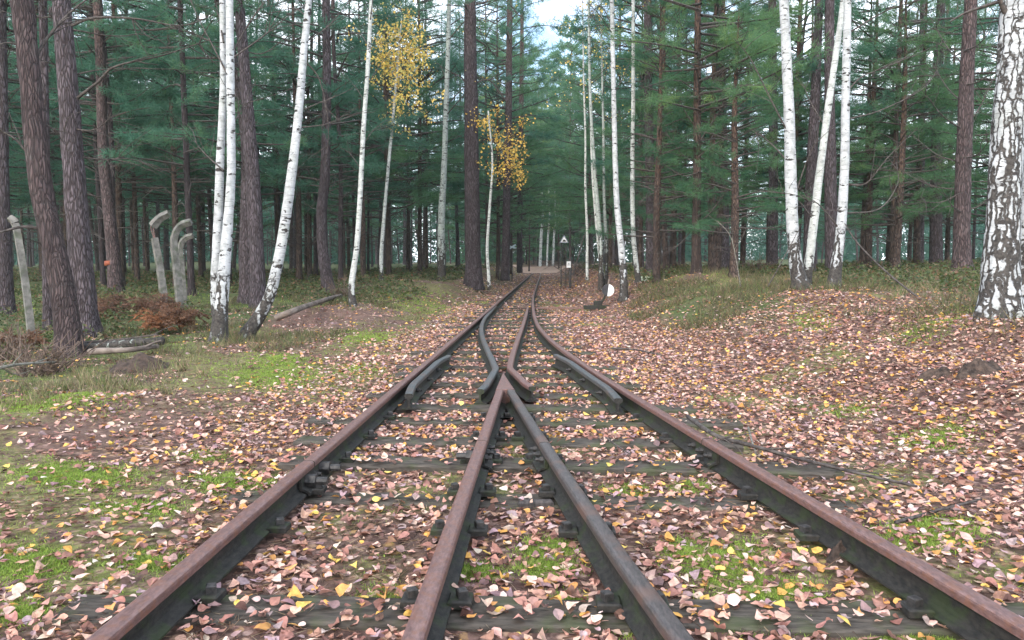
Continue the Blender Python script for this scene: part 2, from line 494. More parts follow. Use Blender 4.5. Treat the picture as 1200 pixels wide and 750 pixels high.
def cover(x, y):
    """leaf litter 0..1, moss 0..1, bare earth 0..1 by place"""
    x = np.asarray(x, float); y = np.asarray(y, float)
    n = fbm(x * 0.8, y * 0.8, 41, 4); n2 = fbm(x * 2.4, y * 2.4, 47, 3)
    lw = -1.55 - 0.5 * sstep(8, 18, y)
    centre = sstep(lw - 0.9, lw + 0.5, x) * (1 - sstep(2.6 - 1.2 * sstep(6, 14, y), 4.6 - 2.2 * sstep(8, 18, y), x))
    nearleft = sstep(-4.0, -2.6, x) * (1 - sstep(6.0, 9.0, y))
    leaf = np.clip(0.16 + 0.14 * (y < 13) * (np.abs(x) < 5.5) + 0.84 * centre + 0.22 * nearleft, 0, 1) * sstep(0.26, 0.58, n * 0.75 + n2 * 0.35 + 0.12 * centre + 0.06 * (x > 0.9))
    leaf = leaf * (1 - 0.75 * sstep(5.5, 8.0, np.abs(x)))
    hump = np.exp(-(((x - 2.35) / 0.75) ** 2 + ((y - 10.8) / 2.6) ** 2))
    leaf = leaf * (1 - 0.6 * sstep(0.25, 0.7, hump + 0.3 * (n2 - 0.5)))
    moss = sstep(0.52, 0.64, fbm(x * 1.35, y * 1.35, 77, 4) + 0.07 * (1 - centre) - 0.05 * sstep(0.55, 0.8, leaf))
    strip = np.exp(-((x + 2.0) / 0.42) ** 2) * sstep(3.0, 6.0, y)
    moss = np.clip(np.maximum(moss, strip * sstep(0.38, 0.6, n2)), 0, 1)
    forest = np.maximum(np.maximum(sstep(-2.8, -4.6, x), sstep(3.4, 5.5, x)), sstep(0.2, 0.6, hump))
    dirt = np.exp(-(((x + 3.3) / 0.75) ** 2 + ((y - 11.6) / 2.2) ** 2))
    forest = forest * (1 - sstep(0.3, 0.6, dirt)); moss = moss * (1 - sstep(0.3, 0.6, dirt))
    return leaf, moss, forest


# ground sheet
ys = np.concatenate([np.arange(-12, 0.6, 0.5), np.arange(0.8, 9, 0.05), 9 * 1.011 ** np.arange(0, 300)])
ys = ys[ys < 260]
xs_n = np.arange(0, 4.6, 0.055)
xs_f = 4.6 * 1.045 ** np.arange(0, 92)
xp = np.concatenate([xs_n, xs_f]); xs = np.concatenate([-xp[:0:-1], xp])
GX, GY = np.meshgrid(xs, ys)
GZ = gh(GX, GY)
V = np.stack([GX.ravel(), GY.ravel(), GZ.ravel()], 1)
nx, ny = len(xs), len(ys)
i, j = np.meshgrid(np.arange(ny - 1), np.arange(nx - 1), indexing="ij")
q = (i * nx + j).ravel()
F = np.stack([q, q + 1, q + nx + 1, q + nx], 1)
lf, ms, fo = cover(GX.ravel(), GY.ravel())

k = N("forest_floor")
at = k.n("ShaderNodeAttribute", attribute_name="col"); sp = k.n("ShaderNodeSeparateColor"); k.l(at.outputs["Color"], sp.inputs[0])
oc = k.coords((1, 1, 1))
n_big = k.noise(oc, 1.7, 5); n_mid = k.noise(oc, 9, 6, 0.65); n_fin = k.noise(oc, 55, 5, 0.7)
soil = k.ramp(n_mid, [(0.32, (0.045, 0.028, 0.024)), (0.5, (0.115, 0.070, 0.055)), (0.68, (0.20, 0.135, 0.105))])
soil = k.mix(k.rng(n_fin, 0.42, 0.66), soil, (0.16, 0.105, 0.088))
vo = k.n("ShaderNodeTexVoronoi", i_Scale=30.0); 
wv = k.n("ShaderNodeMix", data_type="VECTOR"); wv.inputs[0].default_value = 0.03
wn = k.n("ShaderNodeTexNoise", i_Scale=25.0); k.l(oc, wn.inputs["Vector"]); k.l(oc, wv.inputs[4]); k.l(wn.outputs["Color"], wv.inputs[5])
k.l(wv.outputs[1], vo.inputs["Vector"])
spv = k.n("ShaderNodeSeparateColor"); k.l(vo.outputs["Color"], spv.inputs[0])
litter = k.ramp(spv.outputs[0], [(0.0, (0.10, 0.055, 0.045)), (0.3, (0.22, 0.125, 0.10)), (0.55, (0.33, 0.20, 0.165)), (0.8, (0.40, 0.27, 0.23)), (1.0, (0.42, 0.24, 0.08))])
litter = k.mix(k.rng(vo.outputs["Distance"], 0.30, 0.62), litter, (0.06, 0.035, 0.03))
fleaf = k.math("MULTIPLY", sp.outputs[0], k.rng(n_mid, 0.36, 0.56))
c = k.mix(fleaf, soil, litter)
mossc = k.ramp(n_fin, [(0.3, (0.075, 0.095, 0.022)), (0.7, (0.19, 0.235, 0.055))])
fmoss = k.math("MULTIPLY", sp.outputs[1], k.rng(k.math("ADD", k.math("MULTIPLY", n_mid, 0.6), k.math("MULTIPLY", n_fin, 0.4)), 0.42, 0.56))
c = k.mix(k.math("MULTIPLY", fmoss, 0.65), c, mossc)
fdark = k.ramp(n_mid, [(0.3, (0.055, 0.047, 0.030)), (0.5, (0.060, 0.085, 0.030)), (0.7, (0.115, 0.125, 0.050))])
c = k.mix(k.math("MULTIPLY", sp.outputs[2], k.rng(n_big, 0.3, 0.55, 0.45, 1.0)), c, fdark)
k.base(c, 0.92, 0.15)
hh = k.math("ADD", k.math("MULTIPLY", n_mid, 0.7), k.math("MULTIPLY", n_fin, 0.5))
k.bump(hh, 0.8, 0.02)
M["ground"] = k.m
ground = link("ground", make_mesh("ground", V, [(F, 0)], [M["ground"]], True, np.stack([lf, ms, fo], 1)))
tag(ground, "forest floor of earth, moss and leaf litter", None, None, "structure")

# sandy road crossing at the far end of the track
rx = np.arange(-12, 9.01, 0.25); ry = np.linspace(62, 74, 20)
RX, RY = np.meshgrid(rx, ry); RYw = RY + 0.5 * np.sin(RX * 0.7)
i, j = np.meshgrid(np.arange(len(ry) - 1), np.arange(len(rx) - 1), indexing="ij"); q = (i * len(rx) + j).ravel()
road = link("forest_road", make_mesh("forest_road", np.stack([RX.ravel(), RYw.ravel(), gh(RX, RYw).ravel() + 0.035], 1), [(np.stack([q, q + 1, q + len(rx) + 1, q + len(rx)], 1), 0)], [M["sand"]], True))
tag(road, "pale sandy forest road crossing the end of the track", None, None, "structure")

# ------------------------------------------------------------------ rails
PROF = np.array([(0.040, 0.0), (0.040, 0.006), (0.020, 0.012), (0.0075, 0.019), (0.0055, 0.030), (0.0055, 0.056), (0.009, 0.063), (0.0225, 0.068),
                 (0.0240, 0.071), (0.0245, 0.086), (0.0225, 0.0915), (0.017, 0.0945), (0.008, 0.0955), (-0.008, 0.0955), (-0.017, 0.0945), (-0.0225, 0.0915),
                 (-0.0245, 0.086), (-0.0240, 0.071), (-0.0225, 0.068), (-0.009, 0.063), (-0.0055, 0.056), (-0.0055, 0.030), (-0.0075, 0.019),
                 (-0.020, 0.012), (-0.040, 0.006), (-0.040, 0.0)])
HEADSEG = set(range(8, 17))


def rail_mesh(name, xy, head="rust", side="rail_side", width=None, top=H_RAIL, zs=None):
    xy = np.asarray(xy, float); n = len(xy); m = len(PROF)
    t = np.gradient(xy, axis=0); t /= np.linalg.norm(t, axis=1)[:, None]
    nr = np.stack([t[:, 1], -t[:, 0]], 1)
    if width is None: width = np.ones(n)
    if zs is None: zs = np.zeros(n)
    V = np.empty((n, m, 3))
    for a, (o, z) in enumerate(PROF):
        wob = 0.0006 * (vnoise(xy[:, 1] * 9 + a * 3.1, np.full(n, a * 1.7), 5) - 0.5) * 2
        V[:, a, :2] = xy + nr * (o * width + wob)[:, None]
        V[:, a, 2] = top - 0.0955 + z + zs + wob * 0.5
    V = V.reshape(-1, 3)
    i = np.arange(n - 1)[:, None] * m; j = np.arange(m)[None]; jj = (j + 1) % m
    F = np.stack([i + j, i + jj, i + m + jj, i + m + j], -1)
    hd = np.array([1 if a in HEADSEG else 0 for a in range(m)], bool)
    caps = np.array([np.arange(m)[::-1], np.arange(m) + (n - 1) * m])
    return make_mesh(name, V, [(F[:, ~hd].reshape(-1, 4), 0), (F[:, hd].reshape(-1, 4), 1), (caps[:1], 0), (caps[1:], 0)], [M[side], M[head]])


def line(fx, y0, y1, step=0.12):
    y = np.linspace(y0, y1, max(2, int((y1 - y0) / step)))
    return np.stack([fx(y) + 0 * y, y], 1)


def hexbolt(mb, p, d, r, ln, seg=6):
    """hexagonal nut with the end of its bolt, along d from p"""
    p = np.array(p); d = np.array(d) / np.linalg.norm(d)
    V, P = tube([p, p + d * ln * 0.5], r, seg); mb.add(V, P)
    V, P = tube([p + d * ln * 0.45, p + d * ln], r * 0.58, 8); mb.add(V, P)


def fishplate(parent, fx, y0, side, n_bolts=3, ln=0.30, big=True):
    """joint bar with its bolts on one side of a rail (side -1 left, +1 right)"""
    y = np.linspace(y0 - ln / 2, y0 + ln / 2, 8)
    c = np.stack([fx(y) + 0 * y, y], 1)
    t = np.gradient(c, axis=0); t /= np.linalg.norm(t, axis=1)[:, None]; nr = np.stack([t[:, 1], -t[:, 0]], 1)
    pr = [(0.008, 0.020), (0.034, 0.014), (0.046, 0.008), (0.046, 0.002), (0.054, 0.002), (0.054, 0.014), (0.036, 0.022), (0.022, 0.027), (0.020, 0.058), (0.021, 0.066), (0.007, 0.062)]
    V = np.array([[(*(c[i] + nr[i] * side * o), H_RAIL - 0.0955 + z) for o, z in pr] for i in range(8)]).reshape(-1, 3)
    m = len(pr)
    i = np.arange(7)[:, None] * m; j = np.arange(m)[None]; jj = (j + 1) % m
    F = np.stack([i + j, i + jj, i + m + jj, i + m + j], -1).reshape(-1, 4)
    me = make_mesh("fishplate", V, [(F, 0), (np.array([np.arange(m)[::-1]]), 0), (np.array([np.arange(m) + 7 * m]), 0)], [M["rail_side"]])
    fp = link("fishplate", me, parent)
    for b in range(n_bolts):
        yy = y0 + (b - (n_bolts - 1) / 2) * ln / (n_bolts + 0.2)
        x = float(fx(np.array([yy]))[0] + 0.0)
        mb = MB(); s = (0.026 if b % 2 == 0 and big else 0.014)
        hexbolt(mb, (x + side * 0.018, yy, H_RAIL - 0.0955 + 0.043), (side, 0, 0), s, 0.085 if big and b % 2 == 0 else 0.034)
        link("bolt", mb.mesh("bolt", [M["bolt"]]), fp)
    return fp


fA = lambda y: AX + 0 * np.asarray(y, float)
fB = lambda y: BX + 0 * np.asarray(y, float)
JA, JB, JC, JD = 2.93, 3.30, 3.28, 3.38
G = "rails of the track and its points"


def rail_thing(name, me, label, cat="rail"):
    o = link(name, me)
    return tag(o, label, cat, G)


rA1 = rail_thing("running_rail", rail_mesh("running_rail", line(fA, 0.5, JA)), "rusty brown near rail at the far left, up to its bolted joint")
fishplate(rA1, fA, JA, 1, 3)
rA2 = rail_thing("running_rail", rail_mesh("running_rail", line(fA, JA + 0.006, 61.5, 0.25)), "long rusty rail running beside left check rail away to the far trees")
rB1 = rail_thing("running_rail", rail_mesh("running_rail", line(fB, 0.5, JB)), "reddest rusty rail in the middle foreground, leading straight to the crossing nose")
fishplate(rB1, fB, JB, 1, 3, big=False); fishplate(rB1, fB, JB, -1, 2)
rC1 = rail_thing("running_rail", rail_mesh("running_rail", line(CX, 0.5, JC), "steel_brown"), "grey brown near rail slanting right from crossing nose to the bottom edge")
fishplate(rC1, CX, JC, -1, 3, big=False)
rD1 = rail_thing("running_rail", rail_mesh("running_rail", line(DX, 0.5, JD)), "brown near rail at far right of the diverging track, up to bolted joint")
fishplate(rD1, DX, JD, -1, 3, big=False)
rD2 = rail_thing("running_rail", rail_mesh("running_rail", line(DX, JD + 0.006, 61.5, 0.2)), "long curved outer rail behind right check rail, running on to the far trees")

# crossing nose: both rails meet in one solid casting
nose = root("crossing_nose", (0, 0, 0), "rusty pointed crossing nose where the two middle rails meet", "railway crossing", G)
yn0, yn1 = 4.66, 5.47
link("rail_leg", rail_mesh("rail_leg", line(fB, JB + 0.006, 4.80)), nose)
link("rail_leg", rail_mesh("rail_leg", line(CX, JC + 0.006, 4.80), "steel_brown"), nose)
mb = MB()
yv = np.linspace(yn0, yn1, 10)
xl = np.full(10, BX - 0.0245); xr = np.maximum(CX(yv) + 0.0245, xl + 0.012)
tt = np.linspace(0, 1, 10)
xl = xl + 0.004 * tt; top = H_RAIL + 0.001 - 0.003 * tt ** 3
Vt = []
for a in range(10):
    e = 0.004
    Vt += [(xl[a], yv[a], 0.012), (xl[a], yv[a], top[a] - e), (xl[a] + e, yv[a], top[a]), (xr[a] - e, yv[a], top[a]), (xr[a], yv[a], top[a] - e), (xr[a], yv[a], 0.012)]
Vt = np.array(Vt); m = 6
i = np.arange(9)[:, None] * m; j = np.arange(5)[None]
F = np.stack([i + j, i + j + 1, i + m + j + 1, i + m + j], -1)[:, :, ::-1].reshape(-1, 4)
mb.add(Vt, [F, np.array([[0, 1, 2, 3, 4, 5]]), np.array([[5, 4, 3, 2, 1, 0]]) + 9 * m])
link("point", mb.mesh("point", [M["rust"]]), nose)

# wing rails with their closure rails
cy = np.array([13.9, 12.5, 11, 9.5, 8.2, 7.0, 6.3, 5.85, 5.66, 5.45, 5.1, 4.85, 4.68])
cx = np.concatenate([CX(cy[:7]), [-0.383, -0.361, -0.362, -0.368, -0.377, -0.395]])
cx[0] = AX + 0.053
P = spline(np.stack([cx, cy], 1), 110)
wd = np.clip(np.interp(P[:, 1], [4, 12.0, 13.9], [1, 1, 0.35]), 0.3, 1)
rail_thing("closure_rail", rail_mesh("closure_rail", P[::-1], "steel_dark", width=wd[::-1], zs=-0.002 * np.ones(len(P))), "grey curved inner rail sweeping left, kinked into a wing left of crossing nose", "rail")
by = np.array([14.3, 12.5, 10, 8, 6.8, 6.1, 5.84, 5.66, 5.45, 5.2, 4.98, 4.80])
bx = np.array([BX - 0.03, BX - 0.012, BX, BX, BX, BX + 0.006, BX + 0.010, -0.250, -0.212, -0.164, -0.122, -0.075])
P = spline(np.stack([bx, by], 1), 110)
wd = np.clip(np.interp(P[:, 1], [4, 12.3, 14.3], [1, 1, 0.35]), 0.3, 1)
rail_thing("closure_rail", rail_mesh("closure_rail", P[::-1], "rust", width=wd[::-1], zs=-0.002 * np.ones(len(P))), "rusty straight inner rail bent into a short wing right of crossing nose", "rail")


def guard(fx, s, y0, y1, label):
    y = np.linspace(y0, y1, 26)
    u = (y - y0) / (y1 - y0)
    off = 0.086 + 0.042 * np.clip(1 - u / 0.22, 0, 1) ** 1.3 + 0.042 * np.clip((u - 0.78) / 0.22, 0, 1) ** 1.3
    o = rail_thing("check_rail", rail_mesh("check_rail", np.stack([fx(y) + s * off, y], 1), "steel_dark", top=H_RAIL + 0.006), label, "check rail")
    for uu in (0.25, 0.5, 0.75):
        yy = y0 + (y1 - y0) * uu
        x = float(fx(np.array([yy]))[0]) + s * 0.086
        mb = MB(); hexbolt(mb, (x + s * 0.006, yy, 0.055), (s, 0, 0), 0.015, 0.04)
        link("bolt", mb.mesh("bolt", [M["bolt"]]), o)


guard(fA, 1, 4.45, 6.35, "short grey check rail bolted inside the rail at left of the crossing")
guard(DX, -1, 4.35, 6.45, "short grey check rail bolted inside the curved rail right of the crossing")

# ------------------------------------------------------------------ sleepers
TOP_SLEEPER = 0.010
SLEEPERS = []      # (x0, x1, y, half depth, slope)
ORD = ["first", "second", "third", "fourth", "fifth", "sixth", "seventh", "eighth", "ninth", "tenth", "eleventh", "twelfth", "thirteenth", "fourteenth",
       "fifteenth", "sixteenth", "seventeenth", "eighteenth", "nineteenth", "twentieth", "twenty-first", "twenty-second", "twenty-third", "twenty-fourth",
       "twenty-fifth", "twenty-sixth", "twenty-seventh", "twenty-eighth", "twenty-ninth", "thirtieth"]


def ordinal(i):
    return ORD[i] if i < 30 else f"{i + 1}th"


def sleeper_mesh(L, w, h, seed, slope):
    nxs = max(6, int(L / 0.07))
    prof = [(-w / 2, -h), (-w / 2, -0.008), (-w / 2 + 0.012, 0), (-w / 6, 0.001), (w / 6, 0.001), (w / 2 - 0.012, 0), (w / 2, -0.008), (w / 2, -h)]
    V = []
    for a, x in enumerate(np.linspace(-L / 2, L / 2, nxs)):
        for b, (py, pz) in enumerate(prof):
            q = vnoise(np.array([x * 5 + seed]), np.array([b * 0.9]), seed)[0] - 0.5
            q2 = vnoise(np.array([x * 14 + seed]), np.array([b * 2.3 + 4]), seed + 2)[0] - 0.5
            V.append((x, py + 0.010 * q, pz + (0.009 * q + 0.005 * q2 if b not in (0, 7) else 0) + slope * x))
    m = len(prof); i = np.arange(nxs - 1)[:, None] * m; j = np.arange(m)[None]; jj = (j + 1) % m
    F = np.stack([i + j, i + jj, i + m + jj, i + m + j], -1)[:, :, ::-1].reshape(-1, 4)
    return make_mesh("sleeper", V, [(F, 0), (np.array([np.arange(m)]), 0), (np.array([np.arange(m)[::-1] + (nxs - 1) * m]), 0)], [M["sleeper"]])


def clip(parent, x, y, rz, s):
    mb = MB()
    V, P = box(x + s * 0.060, y, 0.020, 0.062, 0.062, 0.020, rz, 0.004); mb.add(V, P)
    o = link("rail_clip", mb.mesh("rail_clip", [M["rail_side"]]), parent)
    mb = MB()
    V, P = box(x + s * 0.064, y, 0.0405, 0.026, 0.026, 0.021, rz + 0.4, 0.003); mb.add(V, P)
    link("screw", mb.mesh("screw", [M["bolt"]]), o)


sy = [1.90, 2.42, 2.84, 3.30, 3.74, 4.22, 4.62, 5.05, 5.50, 5.96, 6.45, 6.95, 7.50, 8.05, 8.62, 9.2, 9.8, 10.4, 11.0, 11.65, 12.3, 12.95, 13.6, 14.15, 14.8, 15.6, 16.5, 17.4, 18.3, 19.3, 20.3]
deep = {1.30: 0.05, 1.90: 0.012, 2.42: 0.04, 2.84: 0.018, 8.05: 0.01, 9.8: 0.012, 11.0: 0.01}
rs = random.Random(5)
for n_, y in enumerate(sy):
    turnout = y < 14.5
    x0 = AX - (0.16 + 0.24 * rs.random()); x1 = (float(DX(y)) if turnout else BX) + (0.14 + 0.28 * rs.random())
    if 2.6 < y < 4.4: x1 += 0.12
    if 9 < y < 12: x0 -= 0.25 * rs.random()
    L = x1 - x0; xc = (x0 + x1) / 2; dz = -deep.get(y, 0.0) - (0.006 if y > 15 else 0) + rs.uniform(-0.004, 0.002)
    sl = rs.uniform(-0.003, 0.003)
    if y < 4.4: w_ = f"{ordinal(n_)} wide mossy sleeper from the bottom edge, before the crossing nose"
    elif turnout: w_ = f"{ordinal(n_ - 6)} dark wooden sleeper past the near ends of the check rails"
    else: w_ = f"{ordinal(n_ - 24)} half buried sleeper of plain track past the tips of the points"
    o = link("sleeper", sleeper_mesh(L, rs.uniform(0.145, 0.18), 0.12, n_ + 3, sl), None, (xc, y, TOP_SLEEPER + dz))
    o.rotation_euler = (0, 0, rs.uniform(-0.015, 0.015))
    tag(o, w_, "sleeper", "sleepers under the track")
    SLEEPERS.append((x0, x1, y, 0.085, TOP_SLEEPER + dz))
    if y < 6.6:
        for fx in ((fA, fB, CX, DX) if y < 4.6 else (fA, DX)):
            x = float(np.asarray(fx(np.array([y]))).ravel()[0])
            for s in (-1, 1):
                if y > 4.3 and ((fx is fA and s > 0) or (fx is DX and s < 0)): continue
                q = clip(o, x, y, 0, s)
        for ch in o.children:
            ch.location = (-xc, -y, -(TOP_SLEEPER + dz))
            ch.matrix_parent_inverse = Matrix.Rotation(-o.rotation_euler.z, 4, "Z")

# connecting rods of the points and the throw lever
rod = root("points_rod", (0, 14.05, 0), "rusty cross rods joining the two point blades to the lever", "points rod")
mb = MB(); V, P = box(-0.585, 14.05, 0.055, 0.62, 0.045, 0.016); mb.add(V, P); link("stretcher_bar", mb.mesh("stretcher_bar", [M["rail_side"]]), rod, (0, -14.05, 0))
mb = MB(); V, P = box(0.30, 14.35, 0.040, 1.60, 0.035, 0.03); mb.add(V, P); link("throw_rod", mb.mesh("throw_rod", [M["rust"]]), rod, (0, -14.05, 0))
lv = root("points_lever", (1.02, 14.4, 0.03), "points lever with round black and white counterweight beside the track", "points lever")
g0 = gh1(1.02, 14.4) - 0.03
mb = MB(); V, P = box(0.02, 0, g0 + 0.05, 0.62, 0.14, 0.07, 0, 0.008); mb.add(V, P); link("base_plate", mb.mesh("base_plate", [M["rail_side"]]), lv)
mb = MB(); V, P = box(-0.02, 0, g0 + 0.12, 0.16, 0.12, 0.10, 0, 0.02); mb.add(V, P); link("bearing_block", mb.mesh("bearing_block", [M["rail_side"]]), lv)
mb = MB(); V, P = tube(spline([(-0.03, 0, g0 + 0.12), (0.06, 0, g0 + 0.16), (0.11, 0, g0 + 0.26), (0.15, 0, g0 + 0.36)], 10), np.linspace(0.026, 0.018, 10), 8); mb.add(V, P)
link("lever_arm", mb.mesh("lever_arm", [M["rail_side"]]), lv)
mb = MB(); V, P = tube([(0.16, 0, g0 + 0.42), (0.185, 0, g0 + 0.58)], 0.016, 8); mb.add(V, P); link("handle", mb.mesh("handle", [M["dead_wood"]]), lv)
for hs, mt in ((0, "black_paint"), (1, "white_paint")):
    a = np.linspace(math.pi / 2, 3 * math.pi / 2, 18) + hs * math.pi - 0.12
    ring = np.stack([np.cos(a) * 0.112, np.zeros(18), np.sin(a) * 0.112], 1)
    V = np.concatenate([ring + (0, -0.03, 0), ring + (0, 0.03, 0)]) + np.array([0.165, 0, g0 + 0.37])
    i = np.arange(18); ii = (i + 1) % 18
    mb = MB(); mb.add(V, [np.array([i]), np.array([i[::-1] + 18]), np.stack([i, i + 18, ii + 18, ii], 1)])
    link("counterweight_half", mb.mesh("counterweight_half", [M[mt]]), lv)

# cross timber across the far track
for px0, px1, py, h, lab in ((592, 676, 320.5, 0.03, "dark timber laid across the far track before the white board"),):
    a = on_level(px0, py, h); b = on_level(px1, py, h)
    mb = MB(); V, P = box((a.x + b.x) / 2, a.y, h + 0.015, b.x - a.x, 0.35, 0.05, 0, 0.01); mb.add(V, P)
    tag(link("cross_timber", mb.mesh("cross_timber", [M["dead_wood"]])), lab, "timber")

# ------------------------------------------------------------------ signs
def sign_root(name, px, z, label, cat):
    p = at_depth(px, 300, z); h = gh1(p.x, p.y)
    return root(name, (p.x, p.y, h), label, cat), h


def px_h(py, z):           # height seen at that row, z metres ahead
    return at_depth(640, py, z).z


ZS = 27.0
s, h = sign_root("warning_sign", 661, ZS, "white triangular sign with dark symbol on posts right of the track", "sign")
cz = px_h(281.5, ZS) - h
def prism(tri, y0, y1):
    t = np.array(tri); n = len(t)
    V = np.concatenate([np.insert(t, 1, y0, axis=1), np.insert(t, 1, y1, axis=1)])
    i = np.arange(n); ii = (i + 1) % n
    return V, [np.array([i]), np.array([i[::-1] + n]), np.stack([i, i + n, ii + n, ii], 1)]
def tri(r): return [(-r * 0.87, cz - r * 0.5), (r * 0.87, cz - r * 0.5), (0, cz + r)]
mb = MB(); V, P = prism(tri(0.185), -0.012, 0.012); mb.add(V, P); link("sign_plate", mb.mesh("sign_plate", [mat_noise("grey_blue_sign_border", (0.20, 0.22, 0.28), (0.28, 0.31, 0.37), 10, 0.6, bump=0)]), s)
mb = MB(); V, P = prism(tri(0.125), -0.016, -0.0125); mb.add(V, P); link("sign_face", mb.mesh("sign_face", [M["white_paint"]]), s)
mb = MB(); V, P = prism([(-0.062, cz - 0.05), (0.066, cz - 0.05), (0.058, cz - 0.01), (0.025, cz + 0.016), (-0.016, cz + 0.025), (-0.05, cz - 0.01)], -0.02, -0.0165); mb.add(V, P)
link("sign_symbol", mb.mesh("sign_symbol", [M["black_paint"]]), s)
for dx, w in ((-0.10, 0.018), (0.07, 0.016)):
    mb = MB(); V, P = tube([(dx, 0.04, -0.1), (dx, 0.04, cz - 0.05)], w, 8); mb.add(V, P); link("post", mb.mesh("post", [M["post_dark"]]), s)
s, h = sign_root("distance_board", 666.5, ZS - 1, "small white board with grey mark on dark post below the triangle", "sign")
cz = px_h(310, ZS - 1) - h
mb = MB(); V, P = box(0, -0.06, cz, 0.145, 0.012, 0.215); mb.add(V, P); link("board", mb.mesh("board", [M["white_paint"]]), s)
mb = MB(); V, P = box(0.0, -0.069, cz + 0.03, 0.035, 0.004, 0.05); mb.add(V, P); link("mark", mb.mesh("mark", [mat_noise("faded_grey_mark", (0.25, 0.28, 0.33), (0.35, 0.38, 0.42), 20, 0.6, bump=0)]), s)
mb = MB(); V, P = tube([(0.05, 0, -0.1), (0.05, 0, cz + 0.55)], 0.045, 10); mb.add(V, P); link("post", mb.mesh("post", [M["post_dark"]]), s)
s, h = sign_root("crossbuck", 600, 36, "pale blue white cross of two boards between trunks left of the track", "sign")
cz = px_h(289.5, 36) - h
mt = mat_noise("pale_blue_boards", (0.42, 0.55, 0.66), (0.58, 0.68, 0.74), 10, 0.6, bump=0)
for a, dy in ((0.55, 0.0), (-0.30, -0.026)):
    V, P = box(0, 0, 0, 0.42, 0.02, 0.075)
    c, sn = math.cos(a), math.sin(a)
    V = np.stack([V[:, 0] * c - V[:, 2] * sn, V[:, 1] + dy, V[:, 0] * sn + V[:, 2] * c + cz], 1)
    mb = MB(); mb.add(V, P); link("board", mb.mesh("board", [mt]), s)
mb = MB(); V, P = tube([(0, 0.05, -0.1), (0, 0.05, cz + 0.1)], 0.03, 8); mb.add(V, P); link("post", mb.mesh("post", [M["post_dark"]]), s)
# faded board behind the thin birch
p = at_depth(754, 329, 15.6); h = gh1(p.x, p.y)
s = root("faded_board", (p.x, p.y, h), "pale green pointed board on a stake behind the slim birch", "board")
cz = px_h(328, 15.6) - h
mb = MB(); V, P = prism([(-0.11, cz + 0.06), (-0.08, cz - 0.06), (-0.02, cz - 0.12), (0.06, cz - 0.05), (0.15, cz + 0.07), (0.03, cz + 0.075)], -0.02, 0.02); mb.add(V, P); link("plate", mb.mesh("plate", [M["pale_green"]]), s)
mb = MB(); V, P = tube([(0, 0.04, -0.12), (0.0, 0.045, cz + 0.02)], 0.025, 7); mb.add(V, P); link("stake", mb.mesh("stake", [M["dead_wood"]]), s)

# ------------------------------------------------------------------ foliage generators
def blades(cen, dirs, ln, wd, rng):
    """one thin triangle per row"""
    n = len(cen)
    r = rng.normal(size=(n, 3)); w = np.cross(dirs, r); w /= np.linalg.norm(w, axis=1)[:, None] + 1e-9
    wd = np.broadcast_to(wd, (n,))[:, None]; ln = np.broadcast_to(ln, (n,))[:, None]
    V = np.stack([cen - w * wd * 0.5, cen + w * wd * 0.5, cen + dirs * ln], 1).reshape(-1, 3)
    return V, np.arange(3 * n).reshape(-1, 3)


def unit(a): return a / (np.linalg.norm(a, axis=-1, keepdims=True) + 1e-9)


